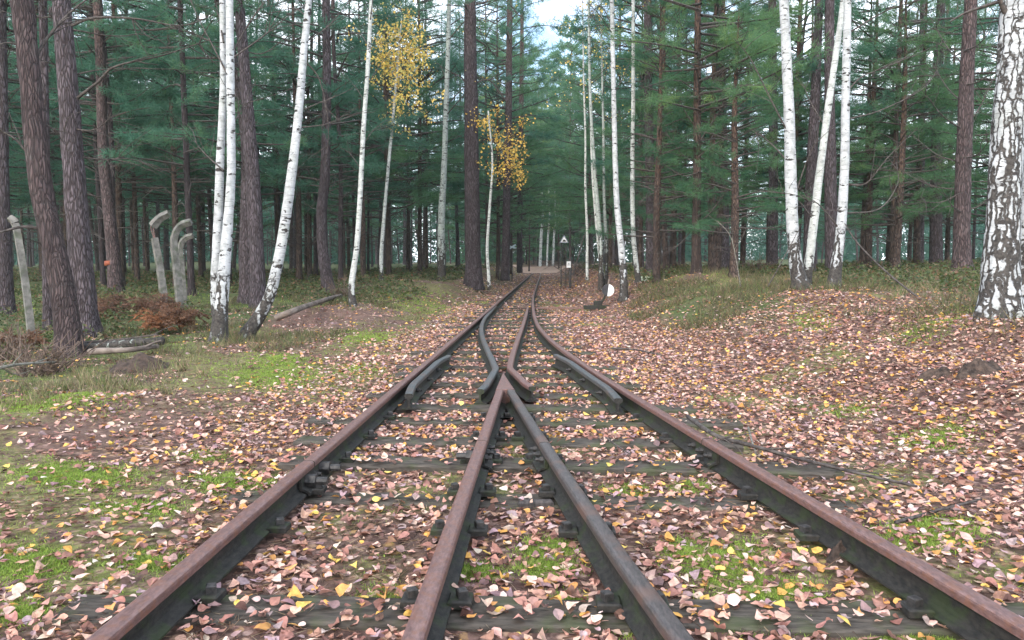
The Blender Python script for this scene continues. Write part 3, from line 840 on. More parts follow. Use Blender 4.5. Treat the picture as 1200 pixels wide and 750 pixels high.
def conifer_crown(name, rng, h0, H, nb, Lmax, ntuft, nneedle, nlen, nwid, mat, dead_from=None, n_dead=0, low_short=0.6, droop=0.1):
    mb = MB(); cen = []; drs = []
    if n_dead:
        for b in range(n_dead):
            z = rng.uniform(dead_from, h0 + 1.0); az = rng.uniform(0, 2 * math.pi); L = rng.uniform(0.4, 1.6)
            d = np.array([math.cos(az), math.sin(az), 0])
            p = spline([(0, 0, z), d * L * 0.5 + (rng.normal(0, 0.06), rng.normal(0, 0.06), z + rng.uniform(-0.05, 0.25)), d * L + (rng.normal(0, 0.1), rng.normal(0, 0.1), z + rng.uniform(-0.25, 0.45))], 6)
            V, P = tube(p, np.linspace(0.013, 0.004, 6), 4, False); mb.add(V, P, 1)
            for q in range(rng.integers(0, 4)):
                a = p[rng.integers(2, 5)]; e = a + unit(d * 0.6 + rng.normal(0, 0.6, 3)) * rng.uniform(0.15, 0.5)
                V, P = tube([a, e], [0.006, 0.003], 3, False); mb.add(V, P, 1)
    for b in range(nb):
        t = (b + rng.random()) / nb
        z = h0 + (H - h0) * t ** 1.05
        if z > 9.0 and H > 15 and rng.random() < 0.62: continue
        prof = (1 - t) ** 0.75 * (low_short + (1 - low_short) * min(1, t / 0.25)) + 0.06
        L = Lmax * prof * rng.uniform(0.65, 1.15)
        az = rng.uniform(0, 2 * math.pi)
        d = np.array([math.cos(az), math.sin(az), 0.0])
        rise = 0.15 + 0.55 * t - droop
        mid = d * L * 0.55 + np.array([0, 0, z + L * rise * 0.5]) + rng.normal(0, 0.04 * L, 3)
        end = d * L + np.array([0, 0, z + L * rise * 0.75]) + rng.normal(0, 0.07 * L, 3)
        p = spline([(0, 0, z), mid, end], 7)
        V, P = tube(p, np.linspace(0.022 * (0.5 + L / 2.5), 0.005, 7), 4, False); mb.add(V, P, 1)
        nt = max(4, int(ntuft * L / Lmax))
        ss = rng.uniform(0.25, 1.0, nt) ** 0.8
        for s_ in ss:
            u = s_ * 6; i0 = min(5, int(u)); a = p[i0] + (p[i0 + 1] - p[i0]) * (u - i0)
            td = unit(p[i0 + 1] - p[i0])
            side = unit(np.cross(td, [0, 0, 1.0])) * rng.choice([-1, 1])
            tl = (0.22 + 0.40 * L * (1.05 - s_)) * rng.uniform(0.5, 1.1)
            dd = unit(td * 0.75 + side * rng.uniform(0.2, 1.0) + np.array([0, 0, rng.uniform(-0.12, 0.32)]))
            k_ = max(2, int(tl / 0.13))
            for w in np.linspace(0.25, 1.0, k_):
                cen.append(a + dd * tl * w); drs.append(dd)
    cen = np.array(cen); drs = np.array(drs)
    n = len(cen)
    C = np.repeat(cen, nneedle, 0) + rng.normal(0, 0.035, (n * nneedle, 3)); D = np.repeat(drs, nneedle, 0)
    D = unit(D * 0.62 + rng.normal(0, 0.70, D.shape))
    V, Fq = blades(C, D, nlen * rng.uniform(0.7, 1.25, len(C)), nwid, rng)
    mb.add(V, [Fq], 0)
    return mb.mesh(name, [mat, M["twig"]])


def trunk_mesh(name, pts, rad, mat, seg=12, rough=0.10, seed=1, flare=0.5, ring=0.12):
    pts = np.asarray(pts, float)
    L = np.linalg.norm(np.diff(pts, axis=0), axis=1).sum()
    n = int(np.clip(L / ring, 8, 140))
    s = np.concatenate([[0], np.cumsum(np.linalg.norm(np.diff(pts, axis=0), axis=1))])
    dense = spline(pts, max(60, n * 2))
    sd = np.concatenate([[0], np.cumsum(np.linalg.norm(np.diff(dense, axis=0), axis=1))])
    rr_s = np.interp(np.linspace(0, len(pts) - 1, len(dense)), np.arange(len(pts)), rad)
    tgt = np.linspace(0, 1, n) ** 1.25 * sd[-1]
    P = np.stack([np.interp(tgt, sd, dense[:, a]) for a in range(3)], 1)
    R = np.interp(tgt, sd, rr_s)
    R = R * (1 + flare * np.exp(-np.maximum(P[:, 2], 0) / (0.9 * rad[0] + 0.05)))
    V, polys = tube(P, R, seg, True, rough, seed)
    if flare >= 0.2:
        ax = np.repeat(P, seg, 0); d = V - ax; a = np.arctan2(d[:, 1], d[:, 0]); r0 = rad[0]
        lob = 0.5 + 0.5 * np.cos(a * (3 + seed % 3) + seed * 1.7) * np.cos(a * 2 + seed)
        f = 1 + 0.34 * lob * np.exp(-np.maximum(V[:, 2], 0) / (0.7 * r0 + 0.02))
        d[:, :2] *= f[:, None]; V = ax + d
    return make_mesh(name, V, [(f, 0) for f in polys], [mat], True)


# ---- shared tree shapes for the forest
fr = np.random.default_rng(3)
TRUNKS = []
for v in range(6):
    H = 19.0; a = fr.normal(0, 0.16, 2); b = fr.normal(0, 0.22, 2); c = fr.normal(0, 0.3, 2)
    pts = [(0, 0, -0.25), (a[0] * 0.2, a[1] * 0.2, 1.2), (a[0], a[1], 4), (b[0], b[1], 8), (c[0], c[1], 13), (c[0] * 0.6, c[1] * 0.6, H)]
    TRUNKS.append((trunk_mesh("trunk", pts, [0.15, 0.140, 0.125, 0.105, 0.07, 0.015], M["pine"] if v % 3 else M["pine_red"], 10, 0.12, v, 0.35, 0.3), pts))
CROWNS = [conifer_crown("crown", np.random.default_rng(20 + v), [3.2, 4.4, 2.5, 5.5][v], 19.5, 70, 2.6, [15, 12, 16, 11][v], 15, 0.165, 0.0145, M["needles"], 1.2, 22) for v in range(4)]
LOWS = [conifer_crown("crown", np.random.default_rng(40 + v), [1.9, 1.3, 2.4][v], [9.5, 8.0, 11][v], 72, [2.4, 2.2, 2.5][v], 17, 17, 0.125, 0.0105, M["needles_light" if v < 2 else "needles"], 0.5, 16, 0.75, 0.12) for v in range(3)]
LOWS.append(conifer_crown("crown", np.random.default_rng(49), 1.2, 11, 64, 2.3, 15, 10, 0.24, 0.042, M["needles_light"], 0.5, 4, 0.75, 0.12))
LOW_TR = [trunk_mesh("trunk", [(0, 0, -0.2), (0.03, 0.02, 2), (0.0, 0.05, 5), (0, 0, H_)], [0.075, 0.066, 0.045, 0.008], M["young_bark"], 9, 0.08, 30 + v, 0.3, 0.3) for v, H_ in enumerate((9.5, 8.0, 11, 11))]


def generic_tree(kind, v, x, y, scale, rz, thick, label, group):
    h = gh1(x, y)
    o = root("pine_tree" if kind == "tall" else "young_pine", (x, y, h), label, "tree", group)
    o.rotation_euler = (0, 0, rz)
    if kind == "tall":
        t = link("trunk", TRUNKS[v % 6][0], o); c = link("crown", CROWNS[v % 4], o)
        t.scale = (thick, thick, scale); c.scale = (scale, scale, scale)
    else:
        t = link("trunk", LOW_TR[v % 4], o); c = link("crown", LOWS[v % 4], o)
        t.scale = (thick, thick, scale); c.scale = (scale, scale, scale)
    c.rotation_euler = (0, 0, rz * 3.1)
    return o


# ---- trees copied one by one from the photograph
TREE_XY = []


def photo_trunk(key, name, path, mat, label, cat="tree", group=None, top_h=None, seg=16, rough=0.10, seed=1, flare=0.22, lean=0.0, extra=None):
    """path: (px, py, width px) from the foot upwards; the tree stands z metres ahead"""
    z, foot = TREES[key]
    gz = gh1(foot.x, foot.y)
    o = root(name, (foot.x, foot.y, gz), label, cat, group)
    pts = []; rad = []
    for i, (px, py, w) in enumerate(path):
        p = at_depth(px, py, z)
        rel = np.array(p) - np.array([foot.x, foot.y, gz])
        rel[1] += lean * rel[2]
        pts.append(rel); rad.append(w / F_PX * z / 2)
    pts.insert(0, pts[0] + np.array([0, 0, -0.25])); rad.insert(0, rad[0])
    if top_h:
        d = pts[-1] - pts[-2]; d = d / np.linalg.norm(d); d = unit(d * 0.6 + np.array([0, 0, 0.4]))
        e = pts[-1]
        k_ = (top_h - e[2]) / d[2]
        if k_ > 0.3:
            pts.append(e + d * k_ * 0.5); rad.append(rad[-1] * 0.72)
            pts.append(e + d * k_); rad.append(rad[-1] * 0.25)
    tm = trunk_mesh("trunk", pts, rad, mat, seg, rough, seed, flare, 0.09)
    link("trunk", tm, o)
    TREE_XY.append((foot.x, foot.y))
    return o, np.array(pts), np.array(rad), z, np.array([foot.x, foot.y, gz])


def branch(o, base, z, path, r0, mat="twig", push=0.0, subs=3, seed=0, sublen=0.35):
    """one bare branch through photo pixels; side twigs grow out of it inside the same mesh"""
    rg = np.random.default_rng(seed + 900)
    n = len(path)
    P = np.array([np.array(at_depth(px, py, z + push * i / max(1, n - 1))) - base for i, (px, py) in enumerate(path)])
    S = spline(P, max(8, 4 * n))
    mb = MB(); V, Pq = tube(S, np.linspace(r0, r0 * 0.25, len(S)), 6, False); mb.add(V, Pq)
    for q in range(subs):
        i = rg.integers(len(S) // 3, len(S) - 1); t = unit(S[min(i + 1, len(S) - 1)] - S[i - 1])
        d = unit(t * 0.7 + rg.normal(0, 0.55, 3)); L = sublen * rg.uniform(0.5, 1.4)
        e = spline([S[i], S[i] + d * L * 0.5 + rg.normal(0, 0.03, 3), S[i] + d * L + rg.normal(0, 0.05, 3)], 6)
        V, Pq = tube(e, np.linspace(r0 * 0.45, r0 * 0.15, 6), 4, False); mb.add(V, Pq)
    return link("branch", mb.mesh("branch", [M[mat]], True), o)


def high_crown(o, h0, H, v, seed, xy, Lmax=2.3):
    c = link("crown", CROWNS[v % 4], o)
    zs = (H - h0) / 15.0
    c.scale = (zs * 1.05, zs * 1.05, zs)
    c.location = (xy[0], xy[1], h0 - 4.2 * zs)
    c.rotation_euler = (0, 0, seed)


def birch_crown(rng, stem, r0, h0, nb, L, leaves, leafcol, name="crown", twigmat="twig"):
    """upswept thin branches from a birch stem, with small leaves"""
    mb = MB()
    cen = []
    top = stem[-1][2]
    for b in range(nb):
        z = h0 + (top - h0) * (b + rng.random()) / nb * 0.97
        a = np.array([np.interp(z, stem[:, 2], stem[:, 0]), np.interp(z, stem[:, 2], stem[:, 1]), z])
        az = rng.uniform(0, 2 * math.pi); l = L * rng.uniform(0.5, 1.1) * (1.0 - 0.55 * (z - h0) / (top - h0 + 0.01))
        d = np.array([math.cos(az), math.sin(az), rng.uniform(0.5, 1.1)])
        p = spline([a, a + unit(d) * l * 0.5, a + unit(d * [1, 1, 0.55]) * l + rng.normal(0, 0.06, 3)], 8)
        V, P = tube(p, np.linspace(r0, r0 * 0.2, 8), 5, False); mb.add(V, P, 0, (0.05, 0.04, 0.035))
        for q in range(6):
            i = rng.integers(2, 8); dd = unit(unit(p[min(7, i)] - p[i - 1]) + rng.normal(0, 0.6, 3)); ll = l * rng.uniform(0.15, 0.4)
            e = spline([p[i], p[i] + dd * ll * 0.5, p[i] + dd * ll + [0, 0, -0.15 * ll]], 5)
            V, P = tube(e, np.linspace(r0 * 0.35, r0 * 0.12, 5), 3, False); mb.add(V, P, 0, (0.05, 0.04, 0.035))
            for w in range(leaves): cen.append(e[rng.integers(1, 5)] + rng.normal(0, 0.09, 3))
    if cen:
        V, P, Cc = leaf_cards(np.array(cen), rng, 0.045, leafcol); mb.add(V, P, 1, Cc)
    return mb.mesh(name, [M[twigmat], M["blade"]])


_lx = np.array([0.06, 0.20, 0.38, 0.58, 0.76, 0.90]); _ly = np.array([0.17, 0.34, 0.365, 0.27, 0.155, 0.06])
LEAF_T = np.array([(0, 0, 0), (0.30, 0, 0), (0.66, 0, 0), (1, 0, 0)] + [(a, b, 0) for a, b in zip(_lx, _ly)] + [(a, -b, 0) for a, b in zip(_lx, _ly)])
LEAF_POLY = [np.array([(0, 1, 6, 5, 4)[::1], (0, 10, 11, 12, 1)]), np.array([(1, 2, 7, 6), (1, 12, 13, 2)]), np.array([(2, 3, 9, 8, 7), (2, 13, 14, 15, 3)])]
LEAF_SMALL = np.array([(0, 0, 0), (0.48, 0, 0), (1, 0, 0), (0.26, 0.36, 0), (0.62, 0.30, 0), (0.26, -0.36, 0), (0.62, -0.30, 0)])
LEAF_SPOLY = [np.array([(0, 1, 3), (0, 5, 1)]), np.array([(1, 2, 4, 3), (1, 5, 6, 2)])]


def leaf_cards(cen, rng, size, palette, tilt=None, fine=False):
    """folded, curled leaves; palette rows (r,g,b,weight)"""
    n = len(cen)
    pal = np.array(palette, float); w = pal[:, 3] / pal[:, 3].sum()
    c = pal[rng.choice(len(pal), n, p=w), :3] * rng.uniform(0.75, 1.25, (n, 1)) * rng.uniform(0.94, 1.06, (n, 3))
    sz = size * rng.uniform(0.45, 1.4, n)
    az = rng.uniform(0, 2 * math.pi, n)
    if tilt is None:
        X = unit(rng.normal(size=(n, 3))); Z = unit(rng.normal(size=(n, 3)))
    else:
        X = np.stack([np.cos(az), np.sin(az), rng.normal(0, tilt, n)], 1); X = unit(X)
        Z = unit(np.stack([rng.normal(0, tilt, n), rng.normal(0, tilt, n), np.ones(n)], 1))
    Y = unit(np.cross(Z, X)); Z = np.cross(X, Y)
    fold = rng.normal(0.15, 0.34, n); curl = rng.normal(0.1, 0.5, n); asp = rng.uniform(0.8, 1.15, n); bend = rng.normal(0, 0.14, n); wave = rng.normal(0, 0.22, n); ph = rng.uniform(0, 6.28, n)
    TT, PP = (LEAF_T, LEAF_POLY) if fine else (LEAF_SMALL, LEAF_SPOLY)
    L = TT[None].repeat(n, 0).copy()
    L[:, :, 1] *= asp[:, None]
    L[:, :, 2] = fold[:, None] * np.abs(L[:, :, 1]) + curl[:, None] * ((L[:, :, 0] - 0.5) ** 2 - 0.12) 
    L[:, :, 2] += wave[:, None] * np.sin(L[:, :, 0] * 7.0 + ph[:, None]) * np.abs(L[:, :, 1])
    L[:, :, 1] += bend[:, None] * L[:, :, 0] ** 2
    L[:, :, 0] -= 0.5
    L *= sz[:, None, None]
    V = cen[:, None, :] + L[:, :, 0:1] * X[:, None] + L[:, :, 1:2] * Y[:, None] + L[:, :, 2:3] * Z[:, None]
    o = (np.arange(n) * len(TT))[:, None, None]
    return V.reshape(-1, 3), [(p[None] + o).reshape(-1, p.shape[1]) for p in PP], np.repeat(c, len(TT), 0)


YELLOW = [(0.80, 0.60, 0.16, 4), (0.74, 0.52, 0.13, 2), (0.62, 0.55, 0.17, 2), (0.50, 0.34, 0.11, 1)]

#PHOTO_TREES
o, S, R, z, b0 = photo_trunk("pL0", "pine_tree", [(8, 368, 17), (4, 250, 14), (2, 120, 13), (0, 0, 12)], M["pine"], "dark pine trunk at the left edge behind the leaning concrete post", top_h=14, seed=2)
high_crown(o, 5, 17, 0, 1.0, S[-2])
o, S, R, z, b0 = photo_trunk("pL1", "pine_tree", [(82, 416, 28), (75, 350, 26.5), (62, 285, 24.5), (48, 215, 24), (37, 110, 23), (26, 0, 24), (18, -90, 22)], M["pine_red"],
                             "reddish leaning pine nearest the camera on the left with rough furrowed bark", top_h=12, seg=28, rough=0.16, seed=3)
high_crown(o, 5.5, 15, 1, 2.0, S[-2])
branch(o, b0, z, [(47, 268), (25, 266), (0, 272), (-40, 280)], 0.022, "twig", -0.3, 2, 1)
branch(o, b0, z, [(30, 90), (55, 45), (90, 8), (140, -25)], 0.02, "twig", 0.4, 5, 2)
branch(o, b0, z, [(40, 190), (20, 165), (-5, 150)], 0.018, "twig", -0.2, 3, 3)
branch(o, b0, z, [(38, 130), (60, 150), (78, 155)], 0.014, "twig", 0.2, 3, 4)
branch(o, b0, z, [(32, 60), (10, 50), (-20, 60)], 0.014, "twig", -0.2, 3, 5)
o, S, R, z, b0 = photo_trunk("pL2", "pine_tree", [(100, 389, 29), (95, 310, 26), (88, 220, 24), (80, 110, 22), (72, 0, 20), (66, -80, 18)], M["pine"],
                             "straight grey violet pine just right of the leaning reddish pine", top_h=14, seg=24, rough=0.14, seed=4)
high_crown(o, 5.5, 16, 2, 3.0, S[-2])
for i, (pth, r) in enumerate([([(82, 31), (110, 21), (160, 22), (212, 30), (252, 17)], 0.018), ([(86, 88), (115, 82), (150, 80), (182, 81)], 0.012), ([(88, 117), (115, 96), (135, 78), (190, 65), (245, 47)], 0.02),
                              ([(95, 184), (120, 187), (150, 186), (185, 195)], 0.014), ([(80, 150), (110, 152), (135, 133)], 0.012), ([(86, 35), (130, 42), (170, 40)], 0.01), ([(94, 250), (70, 252), (52, 256)], 0.01), ([(96, 178), (130, 172), (165, 170)], 0.008)]):
    branch(o, b0, z, pth, r, "twig", 0.5 * (1 if i % 2 else -0.6), 6, 10 + i, 0.45)
o, S, R, z, b0 = photo_trunk("pLb", "pine_tree", [(57, 390, 12), (56, 330, 11), (54, 250, 10), (52, 100, 9), (50, 0, 9)], M["pine"], "thin dark pine half hidden behind the reddish leaning pine", top_h=12, seed=5)
high_crown(o, 5, 14, 3, 4.0, S[-2])
o, S, R, z, b0 = photo_trunk("pL3", "pine_tree", [(136, 345, 17), (133, 300, 15), (127, 240, 13), (121, 180, 12), (118, 80, 11), (114, 0, 10)], M["pine_red"], "dark pine ringed with orange paint left of concrete posts", top_h=17, seed=6)
high_crown(o, 4.5, 18, 0, 5.0, S[-2])
p = np.array(at_depth(131.3, 311, z)) - b0; p2 = np.array(at_depth(131, 306, z)) - b0
mb = MB(); V, P = tube([p, p2], [0.152, 0.150], 18); mb.add(V, P); link("paint_ring", mb.mesh("paint_ring", [M["orange"]], True), o)

# twin-stemmed birch
o, S, R, z, b0 = photo_trunk("twin", "birch_tree", [(256, 403, 19), (260, 350, 15), (264, 300, 13.5), (268, 250, 11), (271, 200, 10), (270, 100, 9.5), (269, 0, 8.5), (270, -80, 8)], M["birch"],
                             "twin stemmed white birch left of the leaning birch by the dirt path", top_h=9, seg=18, rough=0.10, seed=7)
P = [np.array(at_depth(px, py, z + 0.10)) - b0 for px, py in [(256, 372), (253.5, 330), (255, 280), (257.5, 200), (261.5, 100), (260.5, 0), (259, -90), (255, -260)]]
link("stem", trunk_mesh("stem", P, [0.075, 0.062, 0.052, 0.045, 0.036, 0.033, 0.030, 0.008], M["birch"], 14, 0.10, 8, 0.0, 0.09), o)
for i, pth in enumerate([[(268, 90), (250, 55), (232, 20), (215, -20)], [(268, 70), (290, 30), (318, -10)], [(270, 70), (305, 45), (330, 25), (370, -5)], [(262, 200), (240, 180), (228, 165)], [(270, 150), (282, 130), (300, 95)], [(262, 50), (258, 20), (262, -15)]]):
    branch(o, b0, z, pth, 0.011, "twig", 0.3, 5, 30 + i, 0.5)
link("crown", birch_crown(np.random.default_rng(4), S, 0.014, 5.0, 16, 2.2, 3, YELLOW), o)

o, S, R, z, b0 = photo_trunk("pL4", "pine_tree", [(303, 364, 19), (301, 300, 17), (296, 210, 16.5), (289, 110, 13), (280, 0, 11.5), (276, -60, 11)], M["pine"], "grey violet pine between the twin birch and the leaning birch", top_h=16, seg=18, seed=9)
high_crown(o, 5.5, 17, 1, 0.5, S[-2])
branch(o, b0, z, [(285, 60), (310, 62), (345, 40), (380, 55)], 0.014, "twig", 0.5, 5, 40)
o, S, R, z, b0 = photo_trunk("lean", "birch_tree", [(287, 397, 16), (303, 372, 14.5), (314, 352, 13), (322, 325, 12.5), (331, 280, 12), (341, 210, 11), (350, 130, 9.5), (356, 60, 8.5), (362, 0, 7.5), (368, -70, 7)], M["birch"],
                             "white birch with bowed foot leaning right beside the dirt path", top_h=8.5, seg=18, rough=0.09, seed=10, flare=0.2)
for i, pth in enumerate([[(352, 130), (380, 118), (405, 108)], [(356, 70), (375, 95), (385, 150), (380, 200)], [(347, 150), (385, 145), (425, 130)], [(360, 20), (345, 10), (320, 15)], [(358, 50), (385, 30), (410, 0)]]):
    branch(o, b0, z, pth, 0.009, "twig", 0.3, 5, 50 + i, 0.4)
link("crown", birch_crown(np.random.default_rng(5), S, 0.012, 4.6, 14, 2.0, 3, YELLOW), o)
o, S, R, z, b0 = photo_trunk("pL5", "pine_tree", [(386, 343, 14), (379, 300, 13), (377, 250, 12.5), (381, 200, 11.5), (383, 100, 10), (382, 0, 9)], M["pine"], "dark crooked pine between the leaning birch and next slim birch", top_h=17, seed=11)
high_crown(o, 4, 18, 2, 2.5, S[-2])
o, S, R, z, b0 = photo_trunk("b415", "birch_tree", [(414, 361, 9), (412, 335, 7.5), (418, 290, 6.5), (422, 230, 6), (426, 150, 5.5), (431, 80, 5), (435, 0, 4.5), (438, -60, 4)], M["birch_slim"],
                             "slim white birch with mossy foot between leaning birch and yellow birch", top_h=8.5, seg=12, seed=12)
for i, pth in enumerate([[(428, 120), (415, 100), (400, 85)], [(430, 100), (450, 70), (475, 40)], [(425, 170), (440, 150), (455, 140)], [(424, 200), (410, 180), (396, 172)]]):
    branch(o, b0, z, pth, 0.008, "twig", 0.3, 5, 60 + i, 0.4)
link("crown", birch_crown(np.random.default_rng(6), S, 0.010, 4.2, 12, 1.6, 3, YELLOW), o)


def leaf_cloud(rng, lobes, n, size, pal, base, mats=("blade",), stem=None):
    """leaves spread over uneven clusters; lobes: (px, py, z, rx px, ry px)"""
    cen = []
    for (px, py, z, rx, ry, w) in lobes:
        c = np.array(at_depth(px, py, z)) - base; s = z / F_PX
        k_ = int(n * w)
        # small sprays inside each lobe
        sub = c + rng.normal(0, 0.66, (max(3, k_ // 16), 3)) * np.array([rx * s, rx * s * 0.9, ry * s])
        pick = sub[rng.integers(0, len(sub), k_)] + rng.normal(0, 0.085, (k_, 3)) * [1, 1, 1.4]
        cen.append(pick)
    return leaf_cards(np.concatenate(cen), rng, size, pal)


o, S, R, z, b0 = photo_trunk("b447", "birch_tree", [(447, 329, 5), (447, 295, 4.5), (452, 230, 4), (458, 165, 3.6), (463, 110, 3.2), (468, 50, 2.2), (471, 18, 1.2)], M["birch_slim"], "slender birch with golden yellow crown against the dark pines", seg=10, seed=13)
rg = np.random.default_rng(8)
mb = MB()
for (px, py, ex, ey) in [(463, 110, 445, 75), (463, 115, 488, 85), (465, 85, 452, 45), (466, 75, 490, 55), (468, 50, 478, 25), (461, 140, 490, 125), (460, 150, 447, 130)]:
    a = np.array(at_depth(px, py, z)) - b0; e = np.array(at_depth(ex, ey, z + rg.normal(0, 0.4))) - b0
    V, P = tube(spline([a, (a + e) / 2 + [0, 0, -0.05], e], 6), np.linspace(0.014, 0.004, 6), 4, False); mb.add(V, P, 0, (0.06, 0.05, 0.04))
V, P, C_ = leaf_cloud(rg, [(466, 42, z, 18, 20, 0.22), (455, 72, z, 15, 20, 0.22), (484, 62, z, 16, 20, 0.22), (470, 95, z, 24, 16, 0.2), (482, 122, z, 18, 12, 0.09), (462, 140, z, 16, 14, 0.05)], 2300, 0.066, YELLOW, b0)
mb.add(V, P, 1, C_)
link("crown", mb.mesh("crown", [M["twig"], M["blade"]]), o)
o, S, R, z, b0 = photo_trunk("b518", "birch_tree", [(518, 329, 9.5), (517, 280, 8.5), (518, 240, 8), (520, 205, 7), (523, 120, 6), (526, 20, 5)], M["birch_grey"], "grey mossy birch stem just left of the big central pine", top_h=15, seed=14)
link("crown", birch_crown(np.random.default_rng(7), S, 0.02, 4.5, 14, 2.2, 3, YELLOW), o)
o, S, R, z, b0 = photo_trunk("pC", "pine_tree", [(555, 329, 20), (554, 290, 18.5), (553, 220, 17.5), (552, 120, 16), (551, 60, 15), (551, 0, 13), (551, -80, 12)], M["pine"], "thick straight pine standing alone left of the track at the centre", top_h=18, seg=20, seed=15)
high_crown(o, 6.5, 20, 3, 1.7, S[-2])
for i, pth in enumerate([[(556, 45), (570, 55), (562, 62)], [(558, 5), (590, 0), (610, 20)], [(553, 110), (540, 90), (525, 85)], [(552, 100), (575, 95), (600, 130)]]):
    branch(o, b0, z, pth, 0.03, "twig", 0.5, 5, 70 + i, 0.7)
o, S, R, z, b0 = photo_trunk("b573", "birch_tree", [(573, 329, 4), (571, 290, 3.6), (574, 240, 3.2), (577, 190, 2.6), (572, 130, 1.6)], M["birch_slim"], "thin birch with drooping orange yellow leaves right of the central pine", seg=9, seed=16)
rg = np.random.default_rng(9); mb = MB()
for (px, py, ex, ey) in [(577, 190, 600, 165), (575, 215, 612, 200), (577, 180, 562, 140), (576, 170, 590, 130)]:
    a = np.array(at_depth(px, py, z)) - b0; e = np.array(at_depth(ex, ey, z + rg.normal(0, 0.4))) - b0
    V, P = tube(spline([a, (a + e) / 2 + [0, 0, 0.08], e], 6), np.linspace(0.012, 0.004, 6), 4, False); mb.add(V, P, 0, (0.06, 0.05, 0.04))
ORG = [(0.66, 0.42, 0.09, 3), (0.72, 0.50, 0.11, 2), (0.45, 0.33, 0.11, 2)]
V, P, C_ = leaf_cloud(rg, [(570, 135, z, 12, 22, 0.12), (585, 158, z, 20, 14, 0.28), (600, 170, z, 13, 16, 0.22), (592, 195, z, 18, 18, 0.18), (607, 205, z, 12, 12, 0.12), (578, 210, z, 14, 20, 0.08)], 1100, 0.062, ORG, b0)
mb.add(V, P, 1, C_); link("crown", mb.mesh("crown", [M["twig"], M["blade"]]), o)
for key, pth, lab, sd in (("pC2", [(592, 321, 10.5), (593, 280, 9.5), (594, 220, 9), (596, 120, 8)], "dark pine at the left track edge just before the pale crossed boards", 17),
                          ("pC3", [(609, 313, 7), (609, 270, 6.5), (610, 200, 6), (611, 120, 5.5)], "farther dark pine at the left track edge just beyond the crossed boards", 18)):
    o, S, R, z, b0 = photo_trunk(key, "pine_tree", pth, M["pine"], lab, top_h=19, seed=sd); high_crown(o, 4.5, 20, sd, sd, S[-2])
# right side
for key, pth, mt, lab, sd in (
        ("b688", [(688, 317, 3.6), (688, 270, 3.2), (686, 220, 2.8), (686, 160, 2.4), (684, 90, 2)], "birch_slim", "very thin pale birch standing alone right of the white track board", 19),
        ("b704", [(704, 327, 6.5), (704, 290, 5.6), (701, 250, 5.2), (697, 200, 4.4), (692, 120, 3.6), (690, 30, 3)], "birch_grey", "thickest stem of the grey birch cluster behind the points lever", 20),
        ("b710", [(711, 325, 4.5), (710, 280, 4), (708, 230, 3.4), (707, 150, 3), (705, 60, 2.4)], "birch_grey", "straight right hand stem of the grey birch cluster behind the lever", 21),
        ("b697", [(707, 328, 4.5), (703, 300, 4), (698, 250, 3.6), (694, 195, 3), (692, 120, 2.4)], "birch_slim", "thin left leaning stem of the grey birch cluster behind the lever", 22)):
    o, S, R, z, b0 = photo_trunk(key, "birch_tree", pth, M[mt], lab, top_h=10, seg=10, seed=sd)
    link("crown", birch_crown(np.random.default_rng(sd), S, 0.010, 4.0, 12, 1.6, 4, YELLOW), o)
o, S, R, z, b0 = photo_trunk("bR1", "birch_tree", [(731, 337, 9.5), (730, 315, 8.5), (727, 280, 7.5), (723, 240, 7), (721, 190, 6.5), (719, 100, 5.8), (717, 0, 5), (716, -60, 4.6)], M["birch"], "brighter slim birch of the pair right of the points lever", top_h=9, seg=14, seed=23)
for i, pth in enumerate([[(718, 70), (700, 30), (690, -5)], [(720, 110), (735, 80), (745, 50)], [(719, 50), (700, 25), (672, 10)]]): branch(o, b0, z, pth, 0.008, "twig", 0.3, 5, 80 + i, 0.4)
link("crown", birch_crown(np.random.default_rng(23), S, 0.012, 4.6, 12, 1.8, 3, YELLOW), o)
o, S, R, z, b0 = photo_trunk("bR2", "birch_tree", [(748, 331, 7), (745, 305, 6), (742, 270, 5.5), (741, 200, 5.2), (742, 120, 4.8), (742, 20, 4), (742, -50, 3.6)], M["birch_slim"], "duller thin birch of the pair beside the pale green board", top_h=9, seg=12, seed=24)
link("crown", birch_crown(np.random.default_rng(24), S, 0.010, 4.4, 12, 1.6, 3, YELLOW), o)
for key, pth, mt, lab, sd, h0 in (
        ("p763", [(763, 325, 13), (763, 280, 12), (762, 220, 11), (760, 120, 10), (759, 0, 9)], "pine", "broad grey violet pine just right of the slim birch pair", 25, 4.5),
        ("p780", [(781, 322, 8.5), (779, 280, 7), (777, 220, 6), (777, 120, 5.5)], "young_bark", "slim dark brown pine between the birch pair and the reddish pine", 26, 3.6),
        ("p848", [(848, 316, 14), (848, 270, 13), (847, 200, 12), (845, 100, 11), (843, 0, 10)], "pine", "grey pine behind the dry bush right of the reddish pine", 27, 5),
        ("p907", [(905, 318, 12), (906, 260, 11), (906, 150, 10), (905, 0, 9)], "pine", "shaded pine just left of the bright white birch clump", 28, 9),
        ("p950", [(948, 321, 14), (950, 220, 12.5), (955, 120, 11), (960, 0, 9)], "pine", "violet pine showing between the two left stems of the birch clump", 29, 9),
        ("p975", [(976, 322, 16), (974, 260, 15), (973, 180, 13), (972, 60, 11)], "pine", "dark pine directly behind the right stem of the birch clump", 30, 9),
        ("p1078", [(1078, 313, 9), (1079, 220, 8), (1081, 100, 7.5), (1082, 0, 7)], "pine", "slim left one of two pines in the gap before the knotty pine", 31, 9.5),
        ("p1098", [(1097, 313, 14), (1097, 220, 13), (1099, 100, 11.5), (1103, 0, 9.5)], "pine", "thicker right one of two pines in the gap before the knotty pine", 32, 10)):
    o, S, R, z, b0 = photo_trunk(key, "pine_tree", pth, M[mt], lab, top_h=16, seg=14, seed=sd); high_crown(o, h0, 17.5, sd, sd * 1.3, S[-2])
